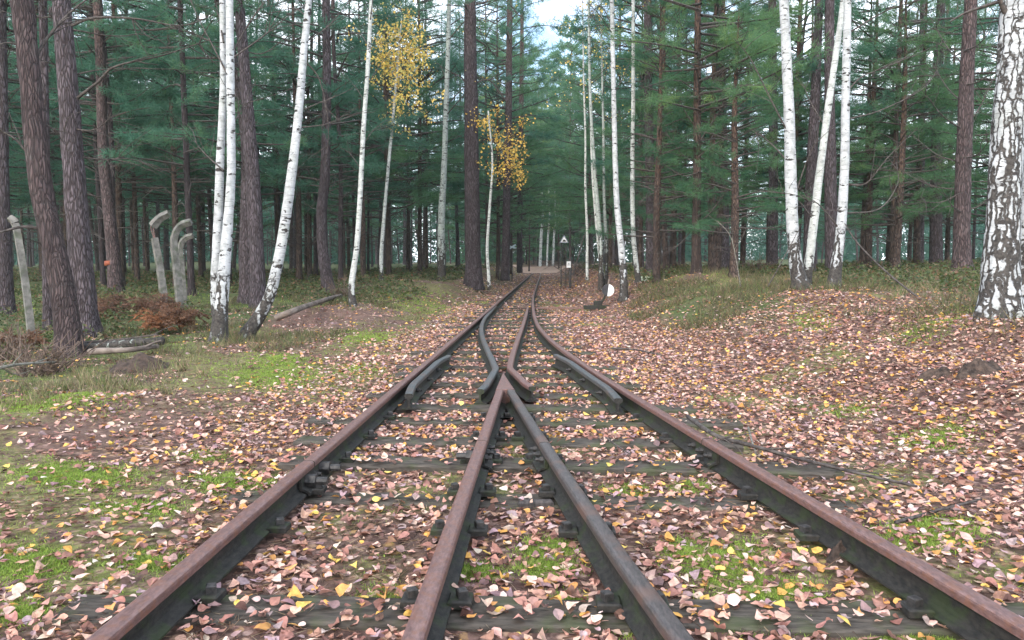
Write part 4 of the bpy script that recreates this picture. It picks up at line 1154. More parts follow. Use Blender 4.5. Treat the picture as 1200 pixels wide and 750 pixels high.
# reddish young pine with spreading branches
o, S, R, z, b0 = photo_trunk("p816", "pine_tree", [(816, 320, 12), (816, 270, 10.5), (817, 200, 9.5), (817, 100, 8.5), (818, 0, 7), (818, -80, 6)], M["young_bark"], "reddish brown young pine with many bare upswept branches on the right bank", top_h=10, seg=14, seed=33)
c = link("crown", LOWS[0], o); c.scale = (1.05, 1.05, 1.05); c.location = (0, 0, 0.9)
k_ = 0
for (y0, ex, ey) in [(262, 852, 222), (262, 775, 300), (228, 870, 190), (228, 760, 212), (192, 780, 155), (172, 850, 140), (172, 880, 60), (150, 790, 100), (110, 860, 70), (262, 880, 250), (230, 790, 220), (60, 850, 20), (60, 790, 10)]:
    branch(o, b0, z, [(816, y0), ((816 + ex) / 2, (y0 * 0.5 + ey * 0.5) + 6), (ex, ey)], 0.012, "twig", (k_ % 3 - 1) * 0.7, 6, 100 + k_, 0.5); k_ += 1
# birch clump
for key, pth, lab, sd in (
        ("bR3", [(938, 337, 19), (933, 312, 15), (929, 270, 14), (927, 220, 13.5), (925, 140, 12.5), (921, 50, 11), (918, -10, 10), (915, -80, 9)], "tallest straight white stem at the left of the right hand birch clump", 34),
        ("bR4", [(944, 334, 12), (949, 300, 10), (955, 250, 9.5), (962, 190, 8.5), (970, 130, 8), (980, 60, 7), (989, -10, 6)], "greyish middle stem leaning right within the right hand birch clump", 35),
        ("bR5", [(976, 339, 15), (981, 305, 12), (986, 260, 11), (990, 190, 10), (991, 110, 9.5), (993, 20, 8.5), (994, -70, 8)], "right stem of the birch clump with blackened foot", 36)):
    o, S, R, z, b0 = photo_trunk(key, "birch_tree", pth, M["birch_slim" if sd == 35 else "birch"], lab, top_h=8.5, seg=18, rough=0.10, seed=sd, flare=0.2)
    link("crown", birch_crown(np.random.default_rng(sd), S, 0.012, 4.6, 14, 2.0, 3, YELLOW), o)
    brs = {34: [[(926, 160), (905, 120), (880, 70), (860, 45)], [(924, 190), (900, 165), (878, 150)], [(930, 235), (945, 190), (960, 160)]],
           35: [[(955, 260), (935, 235), (915, 225)], [(968, 150), (950, 120), (940, 95)]],
           36: [[(990, 215), (1015, 215), (1040, 185), (1075, 150)], [(991, 140), (1030, 130), (1080, 105), (1100, 80)], [(992, 40), (1040, 12), (1080, 0)], [(988, 250), (1030, 245), (1052, 215), (1050, 190)], [(985, 270), (960, 240), (945, 235)], [(990, 110), (1010, 90), (1040, 78), (1110, 48)]]}[sd]
    for i, pth in enumerate(brs): branch(o, b0, z, pth, 0.012, "twig", 0.4 * (1 if i % 2 else -0.5), 6, sd * 10 + i, 0.5)
o, S, R, z, b0 = photo_trunk("p1130", "pine_tree", [(1128, 323, 20), (1127, 290, 18.5), (1128, 230, 17.5), (1131, 150, 16.5), (1134, 70, 15), (1138, 0, 14), (1141, -70, 13)], M["pine_red"], "knotty brown pine with whorls of dead branches left of the rough birch", top_h=14, seg=20, rough=0.13, seed=37)
high_crown(o, 6.0, 16, 0, 2.9, S[-2])
k_ = 0
for (y0, ex, ey) in [(152, 1080, 105), (152, 1165, 90), (190, 1070, 160), (185, 1160, 165), (225, 1075, 235), (222, 1055, 200), (250, 1100, 215), (245, 1165, 225), (120, 1090, 70), (100, 1170, 75), (190, 1140, 130), (75, 1090, 20), (60, 1165, 30)]:
    branch(o, b0, z, [(1128, y0), ((1129 + ex) / 2, (y0 + ey) / 2 + 7), (ex, ey)], 0.015, "twig", (k_ % 3 - 1) * 0.8, 5, 300 + k_, 0.5); k_ += 1
o, S, R, z, b0 = photo_trunk("bR6", "birch_tree", [(1173, 367, 41), (1172, 330, 38), (1175, 270, 35), (1178, 200, 34), (1183, 130, 34), (1187, 70, 33), (1190, 0, 32), (1194, -80, 30)], M["birch_rough"],
                             "thick old birch at the right edge with deeply fissured black and white bark", top_h=9, seg=36, rough=0.16, seed=38, flare=0.22)
P = [np.array(at_depth(px, py, z + 0.35)) - b0 for px, py in [(1192, 375), (1199, 330), (1206, 250), (1212, 170), (1220, 60), (1230, -80), (1240, -250)]]
link("stem", trunk_mesh("stem", P, [0.085, 0.08, 0.075, 0.07, 0.065, 0.055, 0.02], M["birch"], 16, 0.10, 39, 0.2, 0.09), o)
branch(o, b0, z, [(1187, 25), (1175, 8), (1165, -20)], 0.035, "twig", -0.1, 3, 400)
link("crown", birch_crown(np.random.default_rng(38), S, 0.02, 4.8, 14, 2.4, 4, YELLOW), o)

# far birches closing the view along the track
for i, (px, w, lab) in enumerate(((633, 3.6, "leftmost of the far white birches where the track ends in trees"), (641, 2.4, "thin middle one of the far birches where the track ends"), (648, 3.0, "rightmost of the far white birches where the track ends in trees"))):
    zz = 62 + i * 3
    p = at_depth(px, 306, zz); T_key = f"far{i}"; TREES[T_key] = (zz, Vector((p.x, p.y, gh1(p.x, p.y))))
    o, S, R, z, b0 = photo_trunk(T_key, "birch_tree", [(px, 308, w), (px + 1, 280, w * 0.9), (px + 3, 252, w * 0.75), (px + 2, 228, w * 0.5), (px + 4, 205, w * 0.2)], M["birch_slim"], lab, seg=8, seed=60 + i)
    link("crown", birch_crown(np.random.default_rng(60 + i), S, 0.03, 3.0, 14, 1.8, 8, [(0.25, 0.30, 0.06, 2), (0.45, 0.38, 0.08, 1)]), o)

# ------------------------------------------------------------------ the forest behind
MARKS = [(-200, "the left edge pine"), (82, "the reddish leaning pine"), (136, "the orange ringed pine"), (205, "the concrete posts"), (258, "the twin birch"), (325, "the leaning birch"), (415, "the mossy footed birch"), (450, "the yellow birch"),
         (555, "the big central pine"), (636, "the track"), (738, "the slim birch pair"), (816, "the reddish young pine"), (937, "the birch clump"), (1098, "the two gap pines"), (1173, "the rough old birch"), (1500, "the right edge")]


def px_of(x, y, h=1.0):
    v = CR.transposed() @ Vector((x, y, h - CAM_Z))
    return 600 + F_PX * v.x / -v.z, -v.z


fr = np.random.default_rng(77)
spots = []
def far_ok(x, y, dmin):
    if abs(x + 0.6) < 2.9 + 0.012 * y and y < 72: return False
    for (a, b) in TREE_XY:
        if (a - x) ** 2 + (b - y) ** 2 < dmin ** 2: return False
    return True

# young bushy pines at chosen places: (px, depth, scale, variant)
for (px, d, sc, v) in [(770, 14.5, 0.62, 1), (835, 15.5, 0.8, 0), (860, 13.5, 0.55, 1), (1050, 17, 0.75, 1), (1075, 20, 0.9, 0), (1010, 21, 0.9, 0), (1110, 25, 1.0, 1), (655, 70, 1.1, 1), (620, 66, 1.0, 0), (583, 33, 1.65, 1), (570, 41, 1.9, 0), (599, 45, 1.9, 1), (596, 56, 2.1, 0), (668, 72, 1.9, 0), (607, 74, 1.9, 1), (672, 88, 2.3, 0), (617, 90, 2.3, 0), (660, 104, 2.5, 1), (627, 106, 2.6, 0), (647, 110, 2.5, 0), (590, 80, 2.1, 0), (690, 80, 2.2, 1), (630, 96, 1.6, 0), (640, 84, 1.2, 1), (650, 98, 1.7, 1), (645, 120, 2.4, 0), (625, 118, 2.2, 1), (612, 84, 1.5, 0), (662, 84, 1.5, 0), (670, 100, 1.9, 1), (600, 108, 2.0, 1), (636, 132, 2.3, 1), (655, 128, 2.4, 0), (160, 24, 1.25, 2), (205, 20, 1.1, 2), (235, 27, 1.3, 2), (350, 24, 1.2, 2), (455, 30, 1.3, 2), (500, 34, 1.35, 2), (425, 24, 1.0, 2), (585, 44, 1.3, 2), (625, 88, 1.9, 0), (655, 92, 2.0, 1), (600, 95, 2.0, 0), (668, 60, 1.5, 0),
                         (690, 38, 1.3, 0), (715, 30, 1.25, 1), (750, 25, 1.1, 0), (790, 22, 1.05, 1), (840, 17, 0.95, 0), (800, 30, 1.3, 0), (870, 24, 1.15, 1), (900, 34, 1.3, 0), (1040, 24, 1.0, 1), (1065, 33, 1.3, 0), (1020, 38, 1.4, 1), (1160, 22, 1.1, 1), (1190, 30, 1.25, 0),
                         (50, 30, 1.3, 2), (-10, 22, 1.2, 2), (285, 33, 1.4, 2), (1240, 18, 1.1, 0), (725, 48, 1.6, 0), (640, 110, 2.3, 0)]:
    p = at_depth(px, 300, d)
    if d > 62: v = 3
    spots.append(("low", v, p.x, p.y, sc * fr.uniform(0.92, 1.08), fr.uniform(0, 6.28), fr.uniform(0.9, 1.3)))
    TREE_XY.append((p.x, p.y))
n_low = 0
for tries in range(900):
    if n_low >= 44: break
    d = fr.uniform(15, 48); px = fr.uniform(-90, 1290)
    p = at_depth(px, 300, d)
    if abs(p.x + 0.6) < 3.4 or any((a - p.x) ** 2 + (b - p.y) ** 2 < 1.2 for a, b in TREE_XY): continue
    left = px < 640
    if left and d < 19 and fr.random() < 0.7: continue
    if 280 < px < 325 and fr.random() < 0.6: continue
    if (415 < px < 520 and d < 23) or (545 < px < 630 and d < 26): continue
    if px > 820 and d > 24 and fr.random() < 0.8: continue
    spots.append(("low", 2 if left and fr.random() < 0.8 else int(fr.integers(0, 3)), p.x, p.y, fr.uniform(0.95, 1.35) * (1.18 if left else 1.0), fr.uniform(0, 6.28), fr.uniform(0.9, 1.3)))
    TREE_XY.append((p.x, p.y)); n_low += 1
tries = 0
n_tall = 0
while n_tall < 185 and tries < 6000:
    tries += 1
    d = 15 + 70 * fr.random() ** 0.85
    px = fr.uniform(-130, 1330)
    p = at_depth(px, 300, d)
    if not far_ok(p.x, p.y, 1.15 if d < 35 else 1.6): continue
    if 980 < px < 1170 and d < 28 and fr.random() < 0.6: continue
    if (425 < px < 512 and d < 23) or (555 < px < 622 and d < 25): continue
    if px > 800 and fr.random() < (0.80 if d > 22 else 0.5): continue
    TREE_XY.append((p.x, p.y)); n_tall += 1
    spots.append(("tall", int(fr.integers(0, 12)), p.x, p.y, fr.uniform(0.82, 1.12), fr.uniform(0, 6.28), fr.choice([0.42, 0.5, 0.6, 0.75, 0.95]) * fr.uniform(0.9, 1.1)))
for x, y in ((-2.8, 100), (1.8, 104), (-4.5, 92), (5.5, 95), (-7, 82), (6.5, 84)):
    spots.append(("tall", int(fr.integers(0, 12)), x, y, fr.uniform(0.95, 1.1), fr.uniform(0, 6.28), 1.0))
sect = {}
for s_ in spots:
    px, d = px_of(s_[2], s_[3])
    i = max(a for a in range(len(MARKS)) if MARKS[a][0] <= max(px, -199))
    sect.setdefault((s_[0], min(i, len(MARKS) - 2)), []).append((d, s_))
for (kind, i), L in sect.items():
    L.sort(key=lambda q: q[0])
    a, b = MARKS[i][1], MARKS[i + 1][1]
    what = "forest pine" if kind == "tall" else "bushy young pine"
    for n_, (d, s_) in enumerate(L):
        lab = f"{ordinal(n_)} nearest {what} between {a} and {b}" if len(L) > 1 else f"only {what} between {a} and {b}"
        generic_tree(s_[0], s_[1], *s_[2:], lab, "pines of the forest behind" if kind == "tall" else "young pines filling the forest edge")

# far wood beyond the single trees: one mass
wr = np.random.default_rng(321); mb = MB()
for tnum in range(330):
    x = wr.uniform(-130, 130); y = wr.uniform(94, 150)
    if abs(x) > 0.95 * y + 6 or (abs(x + 0.5) < 3.2 and y < 106): continue
    g = gh1(x, y); H = wr.uniform(12, 16) if x > 12 else wr.uniform(16, 22); r = wr.uniform(0.10, 0.2)
    V, P = tube([(x, y, g - 0.3), (x + wr.normal(0, 0.2), y, g + H * 0.5), (x + wr.normal(0, 0.4), y, g + H)], [r, r * 0.75, 0.02], 5, False); mb.add(V, P, 1)
    nn = 420; hz = wr.random(nn) ** 0.8; h0 = wr.uniform(1.0, 5.0)
    rr = 2.9 * (1.05 - hz) ** 0.6 * np.sqrt(wr.random(nn)); az = wr.uniform(0, 6.28, nn)
    C0 = np.stack([x + rr * np.cos(az), y + rr * np.sin(az), g + h0 + (H - h0) * np.round(hz * 16 + wr.normal(0, 0.22, nn)) / 16], 1)
    D = unit(np.stack([np.cos(az), np.sin(az), wr.normal(0.1, 0.35, nn)], 1) + wr.normal(0, 0.35, (nn, 3)))
    V, Fq = blades(C0, D, wr.uniform(0.5, 1.1, nn), 0.22, wr); mb.add(V, [Fq], 0)
    nn = 480; rr = 3.8 * np.sqrt(wr.random(nn)); az = wr.uniform(0, 6.28, nn)
    C0 = np.stack([x + rr * np.cos(az), y + rr * np.sin(az), g + 9.5 * wr.random(nn) ** 1.2], 1)
    V, Fq = blades(C0, unit(wr.normal(0, 1, (nn, 3)) + [0, 0, 0.6]), wr.uniform(0.5, 1.2, nn), 0.30, wr); mb.add(V, [Fq], 2 if abs(x) < 14 else 0)  # glow at the track's end is put into this lighter needle colour
tag(link("far_wood", mb.mesh("far_wood", [M["needles"], M["pine"], M["needles_light"]])), "far pine wood closing the view behind the single trunks", None, None, "stuff")

# ------------------------------------------------------------------ concrete posts
def conc_post(px, py, z, segs, label, w=0.095):
    foot = at_depth(px, py, z); g = gh1(foot.x, foot.y)
    o = root("concrete_post", (foot.x, foot.y, g), label, "post", "old concrete fence posts in the wood")
    for part, path in segs:
        P = np.array([np.array(at_depth(a, b, z)) - np.array([foot.x, foot.y, g]) for a, b in path])
        if part == "shaft": P[0][2] -= 0.3
        P = spline(P, 14)
        V, Pq = tube(P, np.linspace(w * 0.72, w * 0.60, 14) if part != "rebar" else 0.008, 4 if part != "rebar" else 6, True, 0.05 if part != "rebar" else 0, 3)
        mb = MB(); mb.add(V, Pq)
        link(part, mb.mesh(part, [M["rust"] if part == "rebar" else M["concrete"]]), o)
    return o


conc_post(197, 372, 11.5, [("shaft", [(197, 372), (189, 325), (181, 279)]), ("rebar", [(181, 281), (177, 266), (182, 259)]), ("rebar", [(182, 281), (180, 268), (184, 258)]), ("curved_arm", [(179, 265), (187, 256), (198, 250)])], "broken concrete post whose curved arm hangs on bare iron rods")
conc_post(213, 370, 12.0, [("shaft", [(213, 370), (208, 325), (204, 290), (205, 275), (212, 264), (224, 260)])], "whole concrete post with hooked top right of broken post")
conc_post(217, 356, 14.5, [("shaft", [(217, 356), (213, 320), (211, 296), (213, 284), (219, 278), (226, 276)])], "farthest concrete post with hooked top behind the whole one", 0.09)
conc_post(40, 405, 8.9, [("shaft", [(40, 405), (32, 350), (24, 295), (18, 262)]), ("curved_arm", [(18, 262), (15, 258), (11, 256)])], "leaning pale concrete post left of the reddish pine", 0.075)

# ------------------------------------------------------------------ fallen wood, brush and ferns
def stick(name, pts, r0, r1, mat, label, cat, seg=8, rough=0.15, seed=0, twigs=0, group=None, twl=0.3, depth=None):
    """pts: (px, py, height above the ground)"""
    P = []
    for (px, py, h) in pts:
        if depth:
            P.append(np.array(at_depth(px, py, depth + h))); continue
        p = on_level(px, py, 0.0)
        for it in range(6):
            p = on_level(px, py, gh1(p.x, p.y) + h)
        P.append(np.array(p))
    S = spline(np.array(P), max(10, 5 * len(P)))
    base = S[0].copy()
    mb = MB(); V, Pq = tube(S - base, np.linspace(r0, r1, len(S)), seg, True, rough, seed); mb.add(V, Pq)
    rg = np.random.default_rng(seed)
    for q in range(twigs):
        i = rg.integers(1, len(S) - 1); d = unit(unit(S[i + 1] - S[i - 1]) * 0.8 + rg.normal(0, 0.5, 3) * [1, 1, 0.5]); L = twl * rg.uniform(0.4, 1.3)
        e = S[i] - base
        V, Pq = tube(spline([e, e + d * L * 0.5 + rg.normal(0, 0.02, 3), e + d * L], 6), np.linspace(r1 * 0.7, r1 * 0.3, 6), 4, False); mb.add(V, Pq)
    o = link(name, mb.mesh(name, [mat], True), None, tuple(base))
    return tag(o, label, cat, group)


stick("fallen_birch_log", [(92, 408, 0.05), (130, 405, 0.07), (160, 402, 0.09), (192, 399, 0.06)], 0.045, 0.04, M["birch_grey"], "pale rotting birch log lying right of the reddish pine", "log", 12, 0.25, 1)
stick("fallen_branch", [(92, 402, 0.10), (140, 398, 0.12), (185, 392, 0.16)], 0.018, 0.008, M["twig"], "thin dark branch lying just behind the pale birch log", "branch", 6, 0.1, 2, 5)
stick("fallen_branch", [(105, 412, 0.08), (150, 410, 0.08), (185, 406, 0.07)], 0.03, 0.02, M["dead_wood"], "grey brown branch lying along the front of the birch log", "branch", 8, 0.2, 3, 3)
stick("fallen_branch", [(-30, 440, 0.1), (15, 428, 0.14), (70, 424, 0.10)], 0.016, 0.008, M["twig_pale"], "pale branch lying in brushwood at the left edge", "branch", 6, 0.1, 4, 6)
stick("fallen_log", [(322, 373, 0.10), (350, 362, 0.12), (385, 350, 0.10), (400, 346, 0.12)], 0.05, 0.035, M["dead_wood"], "rotting trunk lying on the earth bank right of leaning birch", "log", 9, 0.25, 5, 3)
stick("fallen_twig", [(806, 488, 0.125), (838, 510, 0.14), (880, 522, 0.10), (950, 541, 0.05), (1020, 558, 0.04), (1075, 570, 0.035)], 0.011, 0.005, M["twig"], "long thin dark twig lying over the right rail joint", "twig", 6, 0.1, 6, 10, "twigs on the leaf litter", 0.25)
stick("fallen_twig", [(877, 501, 0.04), (882, 520, 0.02), (888, 535, 0.0)], 0.006, 0.004, M["twig_pale"], "short pale twig crossing the long one beside the right rail", "twig", 6, 0.1, 7, 1, "twigs on the leaf litter", 0.1)
stick("fallen_twig", [(700, 505, 0.05), (735, 530, 0.03), (780, 550, 0.04)], 0.005, 0.002, M["twig"], "thin branching twig lying inside the curve near the right check rail", "twig", 5, 0.1, 8, 9, "twigs on the leaf litter", 0.22)
stick("fallen_twig", [(1050, 612, 0.02), (1100, 598, 0.015), (1150, 585, 0.015)], 0.007, 0.004, M["twig"], "dark stick among leaves near the far right rail", "twig", 6, 0.1, 9, 1, "twigs on the leaf litter", 0.1)
stick("fallen_twig", [(716, 408, 0.03), (745, 410, 0.03), (775, 416, 0.02)], 0.012, 0.006, M["twig"], "dark stick on leaves right of the curved rail by the check rail", "twig", 6, 0.1, 10, 1, "twigs on the leaf litter", 0.15)
stick("leaning_branch", [(1080, 352, -0.6), (1040, 320, -0.3), (1005, 285, -0.1), (990, 262, 0.05)], 0.014, 0.006, M["twig"], "bare branch leaning from the birch clump to the right bank", "branch", 6, 0.1, 11, 4, depth=9.3)
stick("leaning_branch", [(900, 336, 0.0), (925, 290, 0.1), (940, 262, 0.1)], 0.008, 0.003, M["twig"], "bare dark sapling leaning against the tallest white birch stem", "branch", 5, 0.1, 12, 7, depth=9.5)
stick("bent_sapling", [(868, 336, 0.0), (862, 300, 0), (855, 275, 0), (840, 258, 0.1)], 0.008, 0.003, M["twig_pale"], "pale arching sapling before the grey pine on the right", "sapling", 5, 0.1, 13, 5, depth=10.5)
stick("leaning_sapling", [(671, 322, 0.0), (678, 300, 0), (685, 275, 0.2), (696, 252, 0.4)], 0.035, 0.012, M["twig"], "dark sapling leaning right beside the white track board", "sapling", 6, 0.1, 14, 10, None, 1.0, depth=25)
for i, (px, py, a, h, n_, lab) in enumerate([(845, 345, 1, 0.55, 26, "bare brown bush on the bank below the reddish young pine"), (800, 345, 1, 0.4, 16, "low bare bush on the bank right of the pale green board"), (50, 440, 1, 0.35, 30, "tangle of dead brushwood at the foot of the reddish pine"),
                                             (400, 350, 1, 0.45, 22, "thin bare brush on the earth bank left of the slim birch"), (1010, 345, 1, 0.35, 18, "bare twiggy shrub beside the leaf heap right of the clump"), (665, 300, 1, 1.6, 14, "bare spreading bush right of and behind the triangular sign"),
                                             (10, 425, 1, 0.35, 22, "low tangle of dead brushwood at the left edge"), (885, 352, 1, 0.45, 24, "bare brown bush just left of the white birch clump"), (770, 345, 1, 0.35, 18, "thin brown bush on the bank between the birch pair and reddish pine"), (1060, 345, 1, 0.4, 20, "brown twiggy bush on the bank before the two gap pines"), (1105, 350, 1, 0.35, 18, "low twiggy bush at the foot of the knotty pine")]):
    d0 = 29.5 if i == 5 else None
    p = on_level(px, py, 0.0)
    if d0: p = at_depth(684, 310, d0)
    else:
        for it in range(8): p = on_level(px, py, min(gh1(p.x, p.y), 0.8))
    g = gh1(p.x, p.y); rg = np.random.default_rng(500 + i); mb = MB()
    n_ = int(n_ * 1.7)
    for q in range(n_):
        d = unit(np.array([rg.normal(0, 0.8), rg.normal(0, 0.7), rg.uniform(0.5, 1.4)])); L = h * rg.uniform(0.5, 1.35)
        s0 = np.array([rg.normal(0, 0.22 * h), rg.normal(0, 0.22 * h), -0.03])
        S = spline([s0, s0 + d * L * 0.5 + rg.normal(0, 0.05 * h, 3), s0 + d * L + rg.normal(0, 0.12 * h, 3) - [0, 0, 0.1 * h]], 7)
        V, P = tube(S, np.linspace(0.0075, 0.003, 7) * (1.6 if i == 5 else 1), 4, False); mb.add(V, P)
        for w in range(3):
            a_ = S[rg.integers(2, 6)]; V, P = tube([a_, a_ + unit(d + rg.normal(0, 0.6, 3)) * L * 0.3], [0.0045, 0.0025], 3, False); mb.add(V, P)
    tag(link("bare_bush", mb.mesh("bare_bush", [M["brush"] if i != 5 else M["twig"]]), None, (p.x, p.y, g)), lab, "bush")


def bracken(px, py, r, lab, pal, seed, n=16):
    p = on_level(px, py, 0.0)
    for it in range(6): p = on_level(px, py, gh1(p.x, p.y))
    g = gh1(p.x, p.y); rg = np.random.default_rng(seed); mb = MB()
    for q in range(n):
        az = rg.uniform(0, 6.28); L = r * rg.uniform(0.7, 1.3); d = np.array([math.cos(az), math.sin(az), 0])
        S = spline([(0, 0, 0), d * L * 0.45 + [0, 0, L * rg.uniform(0.5, 0.9)], d * L + [0, 0, L * rg.uniform(0.1, 0.6)]], 16)
        V, P = tube(S, np.linspace(0.004, 0.001, 16), 3, False); mb.add(V, P, 0, pal[0])
        for i in range(3, 16):
            t = unit(S[i] - S[i - 1]); sd = unit(np.cross(t, [0, 0, 1.0]))
            for s_ in (-1, 1):
                l = 0.16 * (1 - i / 17) * r / 0.35 + 0.02
                k_ = 5
                tip = S[i] + (sd * s_ * 0.9 + t * 0.4 + rg.normal(0, 0.15, 3)) * l
                c_ = np.linspace(0, 1, k_)[:, None] * (tip - S[i]) + S[i]
                D = unit(np.repeat(t[None], k_ * 2, 0) * np.tile([1, -1], k_)[:, None] + (sd * s_ * 0.8)[None] + rg.normal(0, 0.25, (k_ * 2, 3)))
                V, Fq = blades(np.repeat(c_, 2, 0), D, 0.035 * (r / 0.35), 0.012, rg)
                mb.add(V, [Fq], 0, np.array(pal[rg.integers(0, len(pal))]) * rg.uniform(0.7, 1.3))
    tag(link("bracken_clump", mb.mesh("bracken_clump", [M["bracken"]]), None, (p.x, p.y, g)), lab, "bracken", "dry bracken in the wood")


ORB = [(0.19, 0.10, 0.06), (0.155, 0.082, 0.05), (0.12, 0.066, 0.045)]
BRB = [(0.15, 0.08, 0.055), (0.19, 0.10, 0.065), (0.11, 0.065, 0.045)]
bracken(190, 392, 0.30, "brightest orange bracken clump in front of the concrete posts", [(0.30, 0.135, 0.065), (0.22, 0.105, 0.055)], 1)
bracken(212, 388, 0.34, "rusty brown bracken at the foot of whole concrete post", ORB, 2)
bracken(178, 376, 0.34, "dull brown bracken left of the broken concrete post", BRB, 3)
bracken(108, 378, 0.34, "dark brown bracken right of the straight violet pine", BRB, 4)
bracken(128, 368, 0.32, "pale brown bracken below the orange ringed pine", BRB, 5, 10)
bracken(26, 412, 0.28, "sparse orange bracken at the foot of leaning post", ORB, 6, 8)

# dark lumps of earth and a piece of rotten wood among the leaves
for i, (px, py, rw, hh, lab) in enumerate([(985, 657, 0.055, 0.050, "small dark earth clod between the rails of the diverging track"), (1150, 471, 0.16, 0.09, "large dark earth lump on the leafy bank far right"), (1100, 466, 0.13, 0.06, "flat dark earth lump left of the large one on the right bank"),
                                          (165, 432, 0.30, 0.10, "dark heap of earth and twigs before the pale birch log"), (1005, 352, 0.22, 0.16, "leafy brown earth heap right of the birch clump")]):
    p = on_level(px, py, 0.0)
    for it in range(8): p = on_level(px, py, min(gh1(p.x, p.y), 0.7))
    rg = np.random.default_rng(700 + i); nr, ns = 9, 22; Vv = []
    for a in range(nr):
        t = a / (nr - 1)
        for b in range(ns):
            az = 2 * math.pi * b / ns
            q = 0.7 + 0.6 * vnoise(np.array([math.cos(az) * 1.8 + i * 7 + t * 2]), np.array([math.sin(az) * 1.8 + t]), 9)[0]
            q2 = vnoise(np.array([math.cos(az) * 5 * t + i]), np.array([math.sin(az) * 5 * t]), 10)[0] - 0.5
            Vv.append((rw * t * q * math.cos(az), rw * t * q * math.sin(az) * 0.8, hh * (math.cos(t * math.pi / 2) ** 0.8) * (1 + 0.7 * q2) - 0.03 * t))
    ii = np.arange(nr - 1)[:, None] * ns; jj = np.arange(ns)[None]; kk = (jj + 1) % ns
    Fq = np.stack([ii + jj, ii + ns + jj, ii + ns + kk, ii + kk], -1).reshape(-1, 4)
    tag(link("earth_clod", make_mesh("earth_clod", Vv, [(Fq, 0)], [M["earth"]], True), None, (p.x, p.y, gh1(p.x, p.y))), lab, "earth clod")
p = on_level(628, 588, 0.0)
mb = MB(); V, P = box(0, 0, 0.014, 0.13, 0.035, 0.03, 0.12, 0.008); mb.add(V, P)
tag(link("rotten_wood", mb.mesh("rotten_wood", [M["post_dark"]]), None, (p.x, p.y, gh1(p.x, p.y))), "dark piece of rotten wood lying between the two middle rails", "wood")

# ------------------------------------------------------------------ fallen leaves
LITTER = [(0.45, 0.245, 0.190, 5), (0.52, 0.325, 0.260, 5), (0.33, 0.165, 0.130, 4.5), (0.57, 0.41, 0.34, 3), (0.21, 0.105, 0.083, 4), (0.36, 0.25, 0.255, 2.4), (0.24, 0.15, 0.148, 2), (0.60, 0.48, 0.40, 1.0),
          (0.60, 0.33, 0.09, 1.9), (0.66, 0.46, 0.12, 0.9), (0.50, 0.25, 0.085, 2.0), (0.11, 0.06, 0.048, 2.6)]
lr = np.random.default_rng(99)


def rail_clear(x, y, m):
    ok = (np.abs(x - AX) > m) & ((np.abs(x - BX) > m) | (y > 13)) & (np.abs(x - DX(y)) > m) & (np.abs(x - CX(y)) > m)
    g1 = (y > 4.35) & (y < 6.45) & ((np.abs(x - AX - 0.095) < m) | (np.abs(x - DX(y) + 0.095) < m))
    fr_ = (y > 4.4) & (y < 6.0) & (x > BX - 0.17) & (x < CX(y) + 0.17)
    return ok & ~g1 & ~fr_


def sleeper_h(x, y):
    h = np.full(len(x), -9.0)
    for (x0, x1, sy_, hw, tp) in SLEEPERS:
        m = (x > x0) & (x < x1) & (np.abs(y - sy_) < hw)
        h[m] = tp + 0.004
    return h


pts = []; szs = []
for (y0, y1, dens, sc) in [(0.7, 3.0, 1400, 1.0), (3, 6, 1250, 1.0), (6, 10, 760, 1.12), (10, 16, 340, 1.3), (16, 30, 80, 1.8), (30, 60, 22, 2.4)]:
    xl, xr = -min(0.75 * y1 + 0.9, 5.5), min(0.70 * y1 + 0.9, 6.5)
    n = int((y1 - y0) * (xr - xl) * dens)
    x = lr.uniform(xl, xr, n); y = lr.uniform(y0, y1, n)
    lf, ms, fo = cover(x, y)
    p_ = np.clip(0.10 + 1.0 * lf - 0.55 * ms, 0.03, 1)
    m = (lr.random(n) < p_) & rail_clear(x, y, 0.040)
    sh = sleeper_h(x, y)
    m &= (sh < -1) | (lr.random(n) < np.where((y > 2.6) & (y < 9), 0.46, 0.7))
    x, y, sh = x[m], y[m], sh[m]
    z = np.maximum(gh(x, y), sh) + 0.004 + 0.016 * lr.random(len(x)) ** 1.5
    pts.append(np.stack([x, y, z], 1)); szs.append(np.full(len(x), 0.0325 * sc))
pts = np.concatenate(pts); szs = np.concatenate(szs)
V, P, C_ = leaf_cards(pts, lr, szs, LITTER, tilt=0.30, fine=True)
mb = MB(); mb.add(V, P, 0, C_)
tag(link("fallen_leaves", mb.mesh("fallen_leaves", [M["leaf"]])), "pink, brown and yellow birch leaves strewn over the ground", None, None, "stuff")
print("leaves", len(pts))

# ------------------------------------------------------------------ moss, grass, undergrowth
def blade_field(name, x, y, ln, wd, spread, pal, rng, label, lift=0.0, mat="blade"):
    z = gh(x, y) - 0.004 + lift
    n = len(x)
    D = unit(np.stack([rng.normal(0, spread, n), rng.normal(0, spread, n), np.ones(n)], 1))
    pal = np.array(pal); c = pal[rng.integers(0, len(pal), n)] * rng.uniform(0.7, 1.3, (n, 1))
    V, Fq = blades(np.stack([x, y, z], 1), D, ln, wd, rng)
    mb = MB(); mb.add(V, [Fq], 0, np.repeat(c, 3, 0))
    return tag(link(name, mb.mesh(name, [M[mat]])), label, None, None, "stuff")


mr = np.random.default_rng(123)
mx = []; my = []
